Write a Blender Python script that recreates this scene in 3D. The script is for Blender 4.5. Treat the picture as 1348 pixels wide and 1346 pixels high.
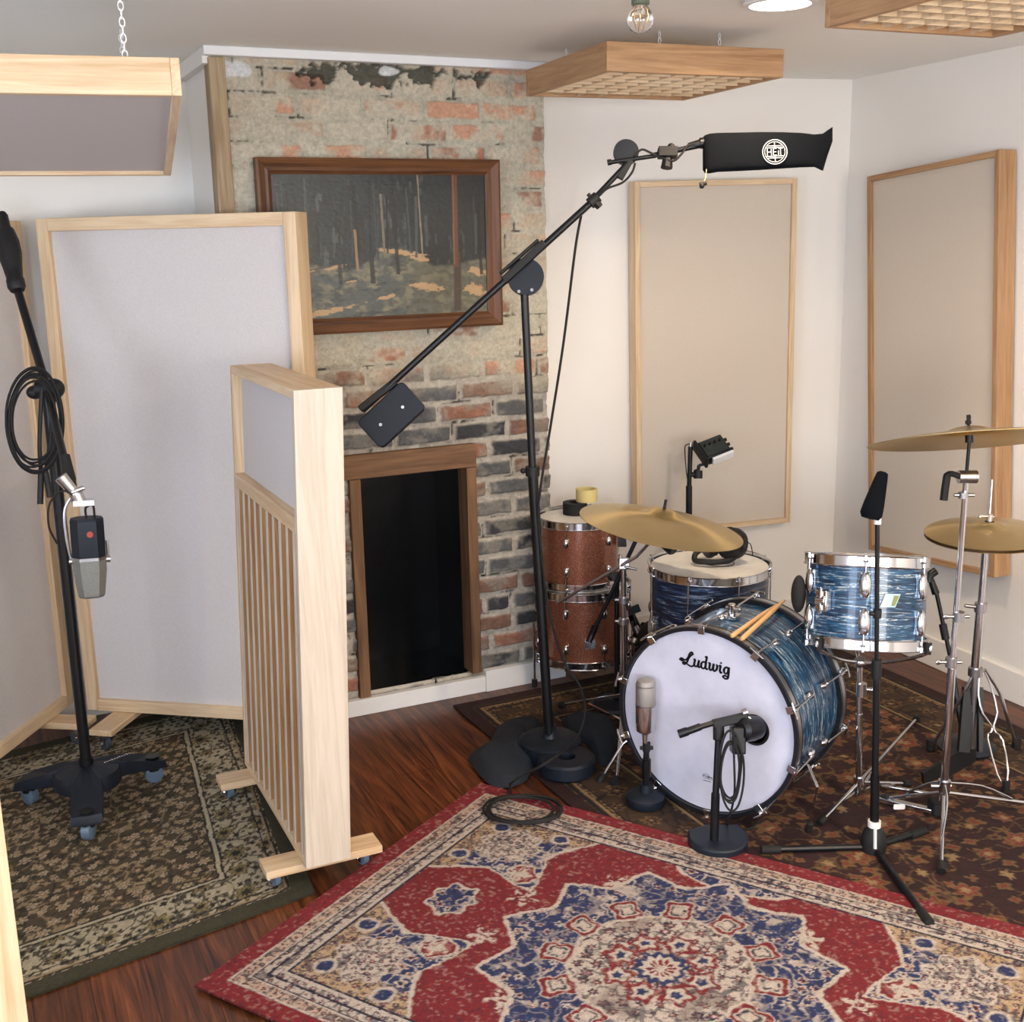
import bpy, bmesh, math, random
import numpy as np
from mathutils import Vector, Matrix, Quaternion
random.seed(7)
PI = math.pi
sc = bpy.context.scene
for o in list(bpy.data.objects):
    bpy.data.objects.remove(o)

# ---------------------------------------------------------------- camera
F = 1550.0
CAM = Vector((0, 0, 1.70))
yaw, pitch, roll = math.radians(25.2), math.radians(12.87), math.radians(-1.19)
fw = Vector((math.sin(yaw)*math.cos(pitch), math.cos(yaw)*math.cos(pitch), -math.sin(pitch)))
r0 = Vector((math.cos(yaw), -math.sin(yaw), 0)); u0 = r0.cross(fw)
rt = r0*math.cos(roll)+u0*math.sin(roll); up = u0*math.cos(roll)-r0*math.sin(roll)
cd = bpy.data.cameras.new('camera'); cam = bpy.data.objects.new('camera', cd)
sc.collection.objects.link(cam)
cam.matrix_world = Matrix(((rt.x, up.x, -fw.x, CAM.x), (rt.y, up.y, -fw.y, CAM.y), (rt.z, up.z, -fw.z, CAM.z), (0, 0, 0, 1)))
cd.sensor_fit = 'HORIZONTAL'; cd.sensor_width = 36; cd.lens = F/1348*36; cd.clip_start = 0.02
sc.camera = cam

# ---------------------------------------------------------------- light and exposure
w = bpy.data.worlds.new('world'); sc.world = w; w.use_nodes = True
w.node_tree.nodes['Background'].inputs[0].default_value = (0.75, 0.85, 1, 1)
w.node_tree.nodes['Background'].inputs[1].default_value = 1.0
sc.view_settings.view_transform = 'Standard'; sc.view_settings.look = 'None'
sc.view_settings.gamma = 1; sc.view_settings.use_curve_mapping = False
sc.view_settings.exposure = 0.42
def area(name, loc, to, sx, sy, power, col, shape='RECTANGLE', spread=None):
    l = bpy.data.lights.new(name, 'AREA'); l.shape = shape; l.size = sx
    if shape in ('RECTANGLE', 'ELLIPSE'): l.size_y = sy
    l.energy = power; l.color = col
    if spread: l.spread = math.radians(spread)
    o = bpy.data.objects.new(name, l); sc.collection.objects.link(o)
    o.location = loc; o.rotation_euler = (Vector(to)-Vector(loc)).to_track_quat('-Z', 'Y').to_euler()
    return o
area('window_daylight', (-0.9, -2.08, 1.45), (-0.7, 1, 2.5), 1.5, 1.25, 78, (0.76, 0.85, 1.0))
area('right_fill_light', (1.55, -2.08, 1.45), (1.6, 1, 2.4), 1.3, 1.25, 66, (1.0, 0.94, 0.86))  # added warm fill light; the front wall has no window here
area('side_window_daylight', (-2.28, 0.6, 1.45), (0, 1.6, 1.9), 1.3, 1.25, 42, (0.72, 0.83, 1.0))
area('ceiling_lamp_light', (2.14, 2.83, 2.297), (2.14, 2.83, 0), 0.15, 0.15, 7, (1.0, 0.76, 0.52), 'DISK', 140)
area('rear_lamp_light', (2.1, 0.5, 2.297), (2.1, 0.5, 0), 0.15, 0.15, 34, (1.0, 0.76, 0.50), 'DISK')
area('middle_lamp_light', (0.2, 1.3, 2.297), (0.2, 1.3, 0), 0.15, 0.15, 6, (1.0, 0.82, 0.62), 'DISK')

# ---------------------------------------------------------------- placing helpers (photo pixel -> place in the room)
def ray(px, py): return fw + rt*((px-674)/F) - up*((py-673)/F)
def G(px, py, z=0.0):
    d = ray(px, py); return CAM + d*((z-CAM.z)/d.z)
def V(px, py, D): return CAM + ray(px, py)*D
def PY(px, py, Y):
    d = ray(px, py); return CAM + d*(Y/d.y)
def A(px, py, b):
    d = ray(px, py); t = (d.x*b[0]+d.y*b[1])/(d.x**2+d.y**2); return CAM+d*t
def HP(px, py, p, n):
    d = ray(px, py); return CAM + d*((Vector(p)-CAM).dot(n)/d.dot(n))
def depth(p): return (Vector(p)-CAM).dot(fw)

# ---------------------------------------------------------------- mesh helpers
def basis(ax, hint=None):
    ax = Vector(ax).normalized()
    h = Vector(hint) if hint is not None else (Vector((0, 0, 1)) if abs(ax.z) < .9 else Vector((1, 0, 0)))
    a = h.cross(ax)
    if a.length < 1e-6: a = Vector((1, 0, 0)).cross(ax)
    a.normalize(); return a, ax.cross(a), ax
def frame(loc, x, y, z):
    return Matrix(((x[0], y[0], z[0], loc[0]), (x[1], y[1], z[1], loc[1]), (x[2], y[2], z[2], loc[2]), (0, 0, 0, 1)))
def axis_frame(loc, ax, hint=None):
    a, b, c = basis(ax, hint); return frame(loc, a, b, c)
class MB:
    def __init__(s): s.v = []; s.f = []
    def add(s, vs, fs, M=None):
        o = len(s.v)
        s.v += [tuple(M @ Vector(v)) if M is not None else tuple(v) for v in vs]
        s.f += [tuple(i+o for i in f) for f in fs]; return s
    def box(s, lo, hi, M=None):
        x0, y0, z0 = lo; x1, y1, z1 = hi
        return s.add([(x0,y0,z0),(x1,y0,z0),(x1,y1,z0),(x0,y1,z0),(x0,y0,z1),(x1,y0,z1),(x1,y1,z1),(x0,y1,z1)],
              [(0,3,2,1),(4,5,6,7),(0,1,5,4),(1,2,6,5),(2,3,7,6),(3,0,4,7)], M)
    def bar(s, p, q, wd, th, hint=None):
        p = Vector(p); q = Vector(q); M = axis_frame(p, q-p, hint); L = (q-p).length
        return s.box((-wd/2, -th/2, 0), (wd/2, th/2, L), M)
    def lathe(s, prof, M=None, n=24, cap=True):
        vs = []; fs = []
        for r, z in prof:
            for k in range(n):
                t = 2*PI*k/n; vs.append((r*math.cos(t), r*math.sin(t), z))
        for i in range(len(prof)-1):
            for k in range(n):
                k2 = (k+1) % n; fs.append((i*n+k, i*n+k2, (i+1)*n+k2, (i+1)*n+k))
        if cap:
            if prof[0][0] > 1e-5: fs.append(tuple(reversed(range(n))))
            if prof[-1][0] > 1e-5: fs.append(tuple((len(prof)-1)*n+k for k in range(n)))
        return s.add(vs, fs, M)
    def cyl(s, p, q, r, r2=None, n=16):
        p = Vector(p); q = Vector(q); L = (q-p).length
        return s.lathe([(r, 0), (r if r2 is None else r2, L)], axis_frame(p, q-p), n)
    def ring(s, r0, r1, z0, z1, M=None, n=48):
        prof = [(r0, z0), (r1, z0), (r1, z1), (r0, z1), (r0, z0)]
        return s.lathe(prof, M, n, cap=False)
    def torus(s, R, r, M=None, n=48, m=10):
        vs = []; fs = []
        for i in range(n):
            t = 2*PI*i/n
            for j in range(m):
                a = 2*PI*j/m; rr = R+r*math.cos(a); vs.append((rr*math.cos(t), rr*math.sin(t), r*math.sin(a)))
        for i in range(n):
            for j in range(m):
                fs.append((i*m+j, ((i+1)%n)*m+j, ((i+1)%n)*m+(j+1)%m, i*m+(j+1)%m))
        return s.add(vs, fs, M)
    def ball(s, c, r, n=16, m=10, M=None):
        c = Vector(c); rx, ry, rz = r if hasattr(r, '__len__') else (r, r, r)
        prof = [(max(1e-6, math.sin(PI*i/m)), -math.cos(PI*i/m)) for i in range(m+1)]
        T = Matrix.Translation(c) @ (M if M is not None else Matrix()) @ Matrix.Diagonal((rx, ry, rz, 1))
        return s.lathe(prof, T, n, cap=False)
    def tube(s, pts, r, m=8, smooth=6):
        P = spline(pts, smooth) if smooth > 1 else [Vector(p) for p in pts]
        vs = []; fs = []; nrm = None
        for i, p in enumerate(P):
            t = (P[min(i+1, len(P)-1)]-P[max(i-1, 0)])
            if t.length < 1e-9: t = Vector((0, 0, 1))
            t.normalize()
            if nrm is None: nrm, b, _ = basis(t)
            nrm = (nrm-t*nrm.dot(t)); nrm.normalize(); b = t.cross(nrm)
            rr = r(i/(len(P)-1)) if callable(r) else r
            for j in range(m):
                a = 2*PI*j/m; vs.append(p+(nrm*math.cos(a)+b*math.sin(a))*rr)
        for i in range(len(P)-1):
            for j in range(m):
                fs.append((i*m+j, i*m+(j+1)%m, (i+1)*m+(j+1)%m, (i+1)*m+j))
        fs.append(tuple(reversed(range(m)))); fs.append(tuple((len(P)-1)*m+j for j in range(m)))
        return s.add(vs, fs)
    def prism(s, poly, z0, z1, M=None):
        n = len(poly)
        vs = [(x, y, z0) for x, y in poly]+[(x, y, z1) for x, y in poly]
        fs = [tuple(reversed(range(n))), tuple(range(n, 2*n))]+[(i, (i+1)%n, n+(i+1)%n, n+i) for i in range(n)]
        return s.add(vs, fs, M)
    def ribbon(s, pts, wd, th, M=None, smooth=6, z=0):
        P = spline([Vector((x, y, 0)) for x, y in pts], smooth)
        for i in range(len(P)-1):
            a, b = P[i], P[i+1]; d = b-a
            if d.length < 1e-7: continue
            d.normalize(); n = Vector((-d.y, d.x, 0)); e = d*wd*.25
            w2 = wd/2*(1-.3*abs(d.x))
            q = [a-e-n*w2, b+e-n*w2, b+e+n*w2, a-e+n*w2]
            s.prism([(p.x, p.y) for p in q], z, z+th, M)
        return s
def spline(pts, k=6):
    P = [Vector(p) for p in pts]
    if len(P) < 3: return P
    out = []
    for i in range(len(P)-1):
        p0 = P[max(i-1, 0)]; p1 = P[i]; p2 = P[i+1]; p3 = P[min(i+2, len(P)-1)]
        for j in range(k):
            t = j/k
            out.append(.5*((2*p1)+(p2-p0)*t+(2*p0-5*p1+4*p2-p3)*t*t+(3*p1-p0-3*p2+p3)*t**3))
    out.append(P[-1]); return out

def root_matrix(o):
    while o.parent: o = o.parent
    return o.matrix_basis.copy()
def obj(name, mb, mat, parent=None, bevel=0, smooth=40, world=True, label=None):
    """one mesh object; geometry given in room coordinates is moved into its thing's own frame"""
    me = bpy.data.meshes.new(name)
    vs = mb.v
    if parent is not None and world:
        R = root_matrix(parent).inverted(); vs = [tuple(R @ Vector(v)) for v in vs]
    me.from_pydata(vs, [], mb.f); me.validate()
    bm = bmesh.new(); bm.from_mesh(me)
    bmesh.ops.recalc_face_normals(bm, faces=bm.faces); bm.to_mesh(me); bm.free()
    me.materials.append(mat)
    if smooth:
        me.polygons.foreach_set('use_smooth', [True]*len(me.polygons))
        me.set_sharp_from_angle(angle=math.radians(smooth))
    o = bpy.data.objects.new(name, me); sc.collection.objects.link(o)
    if parent is not None: o.parent = parent
    if bevel:
        b = o.modifiers.new('bevel', 'BEVEL'); b.width = bevel; b.segments = 2; b.limit_method = 'ANGLE'; b.angle_limit = math.radians(50)
    if label: o['label'] = label
    return o
def tag(o, label, cat, group=None, kind=None):
    o['label'] = label; o['category'] = cat
    if group: o['group'] = group
    if kind: o['kind'] = kind
    return o
def thing(name, label, cat, M=None, loc=None, group=None):
    o = bpy.data.objects.new(name, None); sc.collection.objects.link(o)
    o.matrix_basis = M if M is not None else Matrix.Translation(Vector(loc) if loc is not None else Vector((0,0,0)))
    o.empty_display_size = .1
    return tag(o, label, cat, group)
def solo(name, mb, mat, label, cat, loc=None, group=None, **k):
    """a thing that is one mesh, its origin at its base"""
    loc = Vector(loc) if loc is not None else Vector((0,0,0))
    mb.v = [tuple(Vector(v)-loc) for v in mb.v]
    o = obj(name, mb, mat, **k); o.location = loc
    return tag(o, label, cat, group)
def struct(name, mb, mat, parent=None, **k):
    o = obj(name, mb, mat, parent, **k)
    if parent is None: o['kind'] = 'structure'
    return o

# ---------------------------------------------------------------- materials
def lin(c):
    return tuple(((x/12.92) if x <= .04045 else ((x+.055)/1.055)**2.4) for x in c)
def rgb(r, g, b): return lin((r/255, g/255, b/255))
class NT:
    def __init__(s, name):
        s.m = bpy.data.materials.new(name); s.m.use_nodes = True; s.t = s.m.node_tree
        s.b = s.t.nodes['Principled BSDF']
    def n(s, t, **k):
        x = s.t.nodes.new(t)
        for a, v in k.items(): setattr(x, a, v)
        return x
    def l(s, a, b): s.t.links.new(a, b)
    def noise(s, scale, vec=None, detail=4, rough=.6, dist=0):
        x = s.n('ShaderNodeTexNoise'); x.inputs['Scale'].default_value = scale; x.inputs['Detail'].default_value = detail
        x.inputs['Roughness'].default_value = rough; x.inputs['Distortion'].default_value = dist
        if vec is not None: s.l(vec, x.inputs['Vector'])
        return x.outputs['Fac']
    def ramp(s, fac, stops):
        x = s.n('ShaderNodeValToRGB'); e = x.color_ramp.elements
        while len(e) < len(stops): e.new(.5)
        for i, (p, c) in enumerate(stops): e[i].position = p; e[i].color = (*c, 1)
        s.l(fac, x.inputs[0]); return x.outputs[0]
    def coord(s, scale=(1, 1, 1), kind='Object', rot=(0, 0, 0)):
        c = s.n('ShaderNodeTexCoord'); m = s.n('ShaderNodeMapping'); m.inputs['Scale'].default_value = scale
        m.inputs['Rotation'].default_value = rot
        s.l(c.outputs[kind], m.inputs[0]); return m.outputs[0]
    def bump(s, fac, dist=.001, strength=.5):
        x = s.n('ShaderNodeBump'); x.inputs['Distance'].default_value = dist; x.inputs['Strength'].default_value = strength
        s.l(fac, x.inputs['Height']); s.l(x.outputs[0], s.b.inputs['Normal'])
    def set(s, col=None, rough=None, metal=None, **k):
        if col is not None: s.b.inputs['Base Color'].default_value = (*col, 1)
        if rough is not None: s.b.inputs['Roughness'].default_value = rough
        if metal is not None: s.b.inputs['Metallic'].default_value = metal
        for a, v in k.items(): s.b.inputs[a].default_value = v
        return s
def plain(name, c, rough=.5, metal=0, bumps=None, var=0, **k):
    t = NT(name); t.set(c, rough, metal, **k)
    if var:
        f = t.noise(var, t.coord()); t.l(t.ramp(f, [(.3, tuple(x*.82 for x in c)), (.7, tuple(min(1, x*1.1) for x in c))]), t.b.inputs['Base Color'])
    if bumps: t.bump(t.noise(bumps[0], t.coord()), bumps[1], bumps[2] if len(bumps) > 2 else .5)
    return t.m
def wood(name, c1, c2, axis='z', rough=.5, s=1.0):
    t = NT(name); t.set(rough=rough)
    k = {'x': (1.2, 22, 22), 'y': (22, 1.2, 22), 'z': (22, 22, 1.2)}[axis]; k = tuple(x*s for x in k)
    v = t.coord(k)
    f = t.noise(1.0, v, 5, .6, 1.6)
    k2 = tuple(x*6 for x in k); g = t.noise(1.0, t.coord(k2), 2, .5, .3)
    mx = t.n('ShaderNodeMath', operation='MULTIPLY_ADD'); mx.inputs[1].default_value = .35; t.l(g, mx.inputs[0]); t.l(f, mx.inputs[2])
    t.l(t.ramp(mx.outputs[0], [(.45, c2), (.62, tuple((a+b)/2 for a, b in zip(c1, c2))), (.8, c1)]), t.b.inputs['Base Color'])
    t.bump(g, .0006, .3)
    return t.m
ASH1, ASH2 = rgb(226, 202, 168), rgb(198, 164, 124)
OAK1, OAK2 = rgb(186, 148, 108), rgb(148, 108, 72)
M = {}
M['lit_ash_z'] = None
for a in 'xyz':
    M['ash_'+a] = wood('ash_wood_'+a, ASH1, ASH2, a)
    M['oak_'+a] = wood('oak_wood_'+a, OAK1, OAK2, a)
    M['old_'+a] = wood('old_brown_wood_'+a, rgb(132, 100, 72), rgb(84, 60, 44), a, .85)
    M['pine_'+a] = wood('weathered_board_'+a, rgb(178, 158, 128), rgb(130, 106, 80), a, .8)
M['lit_ash_z'] = wood('lit_ash_wood_z', rgb(212, 200, 184), rgb(190, 174, 156), 'z')  # paler ash, painting the light on the end board and slat edges
def fabric(name, c):
    t = NT(name); t.set(c, .95); t.b.inputs['Specular IOR Level'].default_value = .15; f = t.noise(420, t.coord(), 3, .7)
    t.l(t.ramp(f, [(.3, tuple(x*.86 for x in c)), (.7, tuple(min(1, x*1.05) for x in c))]), t.b.inputs['Base Color'])
    t.bump(f, .0015, .6); return t.m
M['fabric'] = fabric('grey_white_cloth', rgb(212, 208, 208))
M['fabric_b'] = fabric('oatmeal_cloth', rgb(212, 201, 187))
M['wall'] = plain('wall_paint', rgb(240, 237, 232), .85, bumps=(90, .002, .25))
M['ceiling'] = plain('ceiling_paint', rgb(246, 246, 243), .9, bumps=(120, .002, .3))
M['trim'] = plain('white_trim_paint', rgb(232, 234, 236), .45)
M['black'] = plain('black_satin_metal', rgb(14, 17, 22), .38, .2)
M['blackm'] = plain('black_matte_plastic', rgb(12, 14, 18), .6, 0, (300, .0006))
M['navy'] = plain('dark_powder_coat', rgb(20, 29, 42), .5, .2, (400, .0006))
M['rubber'] = plain('black_rubber', rgb(14, 14, 15), .75)
M['cloth_black'] = fabric('black_bag_cloth', rgb(9, 13, 19))
M['chrome'] = plain('chrome', (.62, .63, .66), .14, 1)
M['steel'] = plain('brushed_steel', (.46, .46, .48), .32, 1)
M['silver'] = plain('satin_silver', (.70, .69, .69), .26, 1)
M['white'] = plain('white_plastic', rgb(235, 235, 235), .4)
M['cream'] = plain('cream_tape', rgb(222, 205, 140), .6)
M['head'] = plain('white_drumhead', rgb(206, 208, 226), .5, 0, (60, .0006, .3), var=6)
M['headfilm'] = plain('coated_drumhead', rgb(226, 224, 218), .55, var=8)
M['stick'] = wood('hickory', rgb(226, 184, 130), rgb(196, 146, 92), 'z')
M['ink'] = plain('black_ink', rgb(20, 20, 24), .5)
M['logo_white'] = plain('white_print', rgb(188, 194, 196), .6)
M['red'] = plain('red_emblem', rgb(165, 60, 50), .4)
M['glassclear'] = plain('clear_glass', (1, 1, 1), .02, 0, **{'Transmission Weight': 1.0, 'IOR': 1.45})
M['socket'] = plain('grey_green_socket', rgb(92, 98, 82), .5)
M['brassy'] = plain('filament', (.7, .5, .25), .3, 1)
M['firebox'] = plain('painted_black_brick', rgb(4, 7, 11), .25, 0, (9, .004, .5))
M['wheel'] = plain('blue_grey_wheel', rgb(95, 115, 135), .35)
M['casterwheel'] = plain('grey_wheel', rgb(70, 80, 90), .4)
def emit(name, c, s):
    t = NT(name); t.b.inputs['Emission Color'].default_value = (*c, 1); t.b.inputs['Emission Strength'].default_value = s; return t.m
M['lamp_on'] = emit('lamp_diffuser', (1, .93, .82), 6)
def cymbal_mat():
    t = NT('bronze_cymbal'); t.set(rough=.3, metal=1)
    c = t.n('ShaderNodeTexCoord'); sp = t.n('ShaderNodeSeparateXYZ'); t.l(c.outputs['Object'], sp.inputs[0])
    cb = t.n('ShaderNodeCombineXYZ'); t.l(sp.outputs[0], cb.inputs[0]); t.l(sp.outputs[1], cb.inputs[1])
    ln = t.n('ShaderNodeVectorMath', operation='LENGTH'); t.l(cb.outputs[0], ln.inputs[0])
    f = t.noise(260, ln.outputs['Value'], 3, .7)
    x = t.n('ShaderNodeCombineXYZ'); t.l(ln.outputs['Value'], x.inputs[0])
    f = t.noise(420, x.outputs[0], 3, .7)
    t.l(t.ramp(f, [(.3, rgb(168, 142, 94)), (.7, rgb(208, 186, 136))]), t.b.inputs['Base Color'])
    t.b.inputs['Anisotropic'].default_value = .85
    tg = t.n('ShaderNodeTangent'); tg.direction_type = 'RADIAL'; tg.axis = 'Z'; t.l(tg.outputs[0], t.b.inputs['Tangent'])
    t.bump(f, .0005, .35); return t.m
M['cymbal'] = cymbal_mat()
def pearl(name, cols):
    """oyster wrap: streaks running round the shell (local axis z)"""
    t = NT(name); t.set(rough=.30, metal=0.1); t.b.inputs['Coat Weight'].default_value = .35
    f = t.noise(1.0, t.coord((9, 9, 130)), 4, .62, 1.3)
    t.l(t.ramp(f, cols), t.b.inputs['Base Color']); return t.m
M['pearl'] = pearl('blue_oyster_wrap', [(.32, rgb(6, 14, 28)), (.42, rgb(12, 42, 72)), (.52, rgb(20, 74, 112)), (.585, rgb(40, 100, 138)), (.612, rgb(226, 230, 222)), (.64, rgb(30, 66, 94))])
M['pearl_dark'] = pearl('dark_blue_oyster_wrap', [(.34, rgb(6, 12, 26)), (.5, rgb(18, 38, 70)), (.58, rgb(34, 66, 104)), (.64, rgb(150, 166, 184)), (.7, rgb(20, 40, 66))])
def sparkle():
    t = NT('copper_sparkle_wrap'); t.set(rough=.3, metal=.55); t.b.inputs['Coat Weight'].default_value = .5
    v = t.n('ShaderNodeTexVoronoi'); v.inputs['Scale'].default_value = 620; t.l(t.coord(), v.inputs['Vector'])
    t.l(t.ramp(v.outputs['Color'], [(.2, rgb(116, 66, 48)), (.6, rgb(150, 92, 70)), (.95, rgb(206, 150, 126))]), t.b.inputs['Base Color'])
    return t.m
M['copper'] = sparkle()
def attr_mat(name, rough, bscale, bdist, nz=.12, bs=.5):
    t = NT(name); t.set(rough=rough)
    a = t.n('ShaderNodeAttribute'); a.attribute_name = 'Col'
    f = t.noise(bscale, t.coord(), 3, .7)
    r = t.ramp(f, [(.25, (1-nz*2,)*3), (.75, (1+nz*.5,)*3)])
    mx = t.n('ShaderNodeMix', data_type='RGBA', blend_type='MULTIPLY'); mx.inputs[0].default_value = 1
    t.l(a.outputs['Color'], mx.inputs[6]); t.l(r, mx.inputs[7]); t.l(mx.outputs[2], t.b.inputs['Base Color'])
    t.bump(f, bdist, bs); return t.m
M['rug'] = attr_mat('woven_pile', .95, 330, .004, .3, .7)
M['brick'] = attr_mat('old_brick', .9, 70, .006, .16, .8)
M['paint'] = attr_mat('varnished_canvas', .35, 200, .001, .08, .3)
def floor_mat():
    t = NT('dark_wood_floor'); t.set(rough=.33)
    b = t.n('ShaderNodeTexBrick'); t.l(t.coord(rot=(0, 0, PI/2)), b.inputs['Vector'])
    b.inputs['Scale'].default_value = 1; b.inputs['Brick Width'].default_value = 1.7; b.inputs['Row Height'].default_value = .13
    b.inputs['Mortar Size'].default_value = .0015; b.inputs['Color1'].default_value = (.75, .75, .75, 1); b.inputs['Color2'].default_value = (1.15, 1.1, 1.05, 1)
    b.inputs['Mortar'].default_value = (.25, .2, .2, 1); b.offset = .37
    f = t.noise(1, t.coord((24, 1.5, 1)), 5, .65, 2.2)
    c = t.ramp(f, [(.35, rgb(50, 25, 14)), (.5, rgb(92, 50, 28)), (.68, rgb(126, 74, 43))])
    mx = t.n('ShaderNodeMix', data_type='RGBA', blend_type='MULTIPLY'); mx.inputs[0].default_value = 1
    t.l(c, mx.inputs[6]); t.l(b.outputs['Color'], mx.inputs[7]); t.l(mx.outputs[2], t.b.inputs['Base Color'])
    t.bump(f, .0008, .3); return t.m
M['floor'] = floor_mat()

# numpy pattern tools
def hsh(ix, iy, s):
    h = (ix.astype(np.int64)*374761393 + iy.astype(np.int64)*668265263 + s*1442695041) & 0x7fffffff
    h = ((h ^ (h >> 13))*1274126177) & 0x7fffffff
    return ((h ^ (h >> 16)) & 0xffff)/65535.0
def vn(x, y, s=0):
    ix = np.floor(x); iy = np.floor(y); fx = x-ix; fy = y-iy; fx = fx*fx*(3-2*fx); fy = fy*fy*(3-2*fy)
    a = hsh(ix, iy, s); b = hsh(ix+1, iy, s); c = hsh(ix, iy+1, s); d = hsh(ix+1, iy+1, s)
    return (a*(1-fx)+b*fx)*(1-fy)+(c*(1-fx)+d*fx)*fy
def fbm(x, y, s=0, o=4):
    r = 0; a = .5; t = 0
    for i in range(o): r = r+a*vn(x, y, s+i); t += a; a *= .55; x = x*2.03+5; y = y*2.03+3
    return r/t
def mixc(c, m, col):
    m = np.clip(m, 0, 1)[..., None]; return c*(1-m)+np.array(col)*m
def sm(x, a, b):
    t = np.clip((x-a)/(b-a), 0, 1); return t*t*(3-2*t)
def grid_obj(name, P, C, mat, parent=None, skirt=None, keep=None):
    """P: (n,m,3) points in the thing's own frame, C: (n,m,3) linear colours; optional skirt drops the rim"""
    n, m = P.shape[:2]
    idx = np.arange(n*m).reshape(n, m)
    q = np.stack([idx[:-1, :-1], idx[1:, :-1], idx[1:, 1:], idx[:-1, 1:]], -1).reshape(-1, 4)
    if keep is not None: q = q[keep.reshape(-1)]
    V_ = P.reshape(-1, 3); C_ = C.reshape(-1, 3)
    if skirt is not None:
        rim = np.concatenate([idx[0, :-1], idx[:-1, -1], idx[-1, :0:-1], idx[:0:-1, 0]])
        k = len(rim); base = n*m
        V_ = np.concatenate([V_, V_[rim]+np.array(skirt)]); C_ = np.concatenate([C_, C_[rim]])
        j = np.arange(k); q = np.concatenate([q, np.stack([rim, base+j, base+(j+1) % k, rim[(j+1) % k]], -1)])
    me = bpy.data.meshes.new(name)
    me.vertices.add(len(V_)); me.vertices.foreach_set('co', V_.astype(np.float32).ravel())
    me.loops.add(q.size); me.loops.foreach_set('vertex_index', q.astype(np.int32).ravel())
    me.polygons.add(len(q)); me.polygons.foreach_set('loop_start', (np.arange(len(q))*4).astype(np.int32))
    me.update(calc_edges=True); me.validate()
    ca = me.color_attributes.new('Col', 'FLOAT_COLOR', 'POINT')
    ca.data.foreach_set('color', np.concatenate([C_, np.ones((len(C_), 1))], 1).astype(np.float32).ravel())
    me.polygons.foreach_set('use_smooth', [True]*len(me.polygons))
    me.materials.append(mat)
    o = bpy.data.objects.new(name, me); sc.collection.objects.link(o)
    if parent is not None: o.parent = parent
    return o

# ================================================================ THE ROOM
CEIL = 2.32; YC = 3.98
RC = Vector((3.457, 3.99, 0)); RD = Vector((.038, 1, 0)).normalized(); AD = Vector((-.9823, .187, 0))
AL = RC + AD*((3.457-2.03)/.9823)
b = MB(); b.box((-2.5, -2.4, -.1), (3.8, 5.0, 0)); struct('floor', b, M['floor'])
b = MB(); b.box((-2.5, -2.4, CEIL), (3.8, 5.0, CEIL+.1)); struct('ceiling', b, M['ceiling'])
def wallseg(name, p, q, out, mat=None, z0=0, z1=CEIL, th=.1):
    p = Vector((p[0], p[1], 0)); q = Vector((q[0], q[1], 0)); d = (q-p).normalized()
    n = Vector((-d.y, d.x, 0)); n = n if n.dot(Vector((out[0], out[1], 0))) > 0 else -n
    m = MB(); P = [p, q, q+n*th, p+n*th]
    m.prism([(v.x, v.y) for v in P], z0, z1); return struct(name, m, mat or M['wall'])
RE = RC-RD*6.4
wallseg('wall_right', RC+RD*.1, RE, (1, 0))
wallseg('wall_back', (2.03-.02, AL.y+.003), RC-AD*.02, (0, 1))
wallseg('wall_back_left', (-2.4, 4.42), (.86, 4.42), (0, 1))
def wall_with_window(name, axis, c, a0, a1, wa0, wa1, wz0, wz1, out):
    m = MB()
    def bx(u0, u1, z0, z1):
        if axis == 'y': m.box((u0, min(c, c+out), z0), (u1, max(c, c+out), z1))
        else: m.box((min(c, c+out), u0, z0), (max(c, c+out), u1, z1))
    bx(a0, wa0, 0, CEIL); bx(wa1, a1, 0, CEIL); bx(wa0, wa1, 0, wz0); bx(wa0, wa1, wz1, CEIL)
    return struct(name, m, M['wall'])
def window(name, axis, c, wa0, wa1, wz0, wz1, out):
    def bx(m, u0, u1, z0, z1, d0, d1):
        if axis == 'y': m.box((u0, min(c+d0, c+d1), z0), (u1, max(c+d0, c+d1), z1))
        else: m.box((min(c+d0, c+d1), u0, z0), (max(c+d0, c+d1), u1, z1))
    s = 1 if out > 0 else -1
    m = MB(); f = .05
    bx(m, wa0, wa1, wz0, wz0+f, 0, out); bx(m, wa0, wa1, wz1-f, wz1, 0, out)
    bx(m, wa0, wa0+f, wz0+f, wz1-f, 0, out); bx(m, wa1-f, wa1, wz0+f, wz1-f, 0, out)
    mm = (wz0+wz1)/2; bx(m, wa0+f, wa1-f, mm-.02, mm+.02, s*.03, s*.07)
    o = struct(name, m, M['trim'])
    g = MB(); bx(g, wa0+f, wa1-f, wz0+f, mm-.02, s*.045, s*.05); bx(g, wa0+f, wa1-f, mm+.02, wz1-f, s*.045, s*.05)
    obj('pane', g, M['glassclear'], o, smooth=0)
wall_with_window('wall_front', 'y', -2.2, -2.4, 3.7, -1.65, -.15, .8, 2.1, -.1)
window('window_1', 'y', -2.2, -1.65, -.15, .8, 2.1, -.1)
b = MB()
wall_with_window('wall_left', 'x', -2.4, -2.2, 4.5, -.05, 1.25, .8, 2.1, -.1)
window('window_2', 'x', -2.4, -.05, 1.25, .8, 2.1, -.1)

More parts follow.
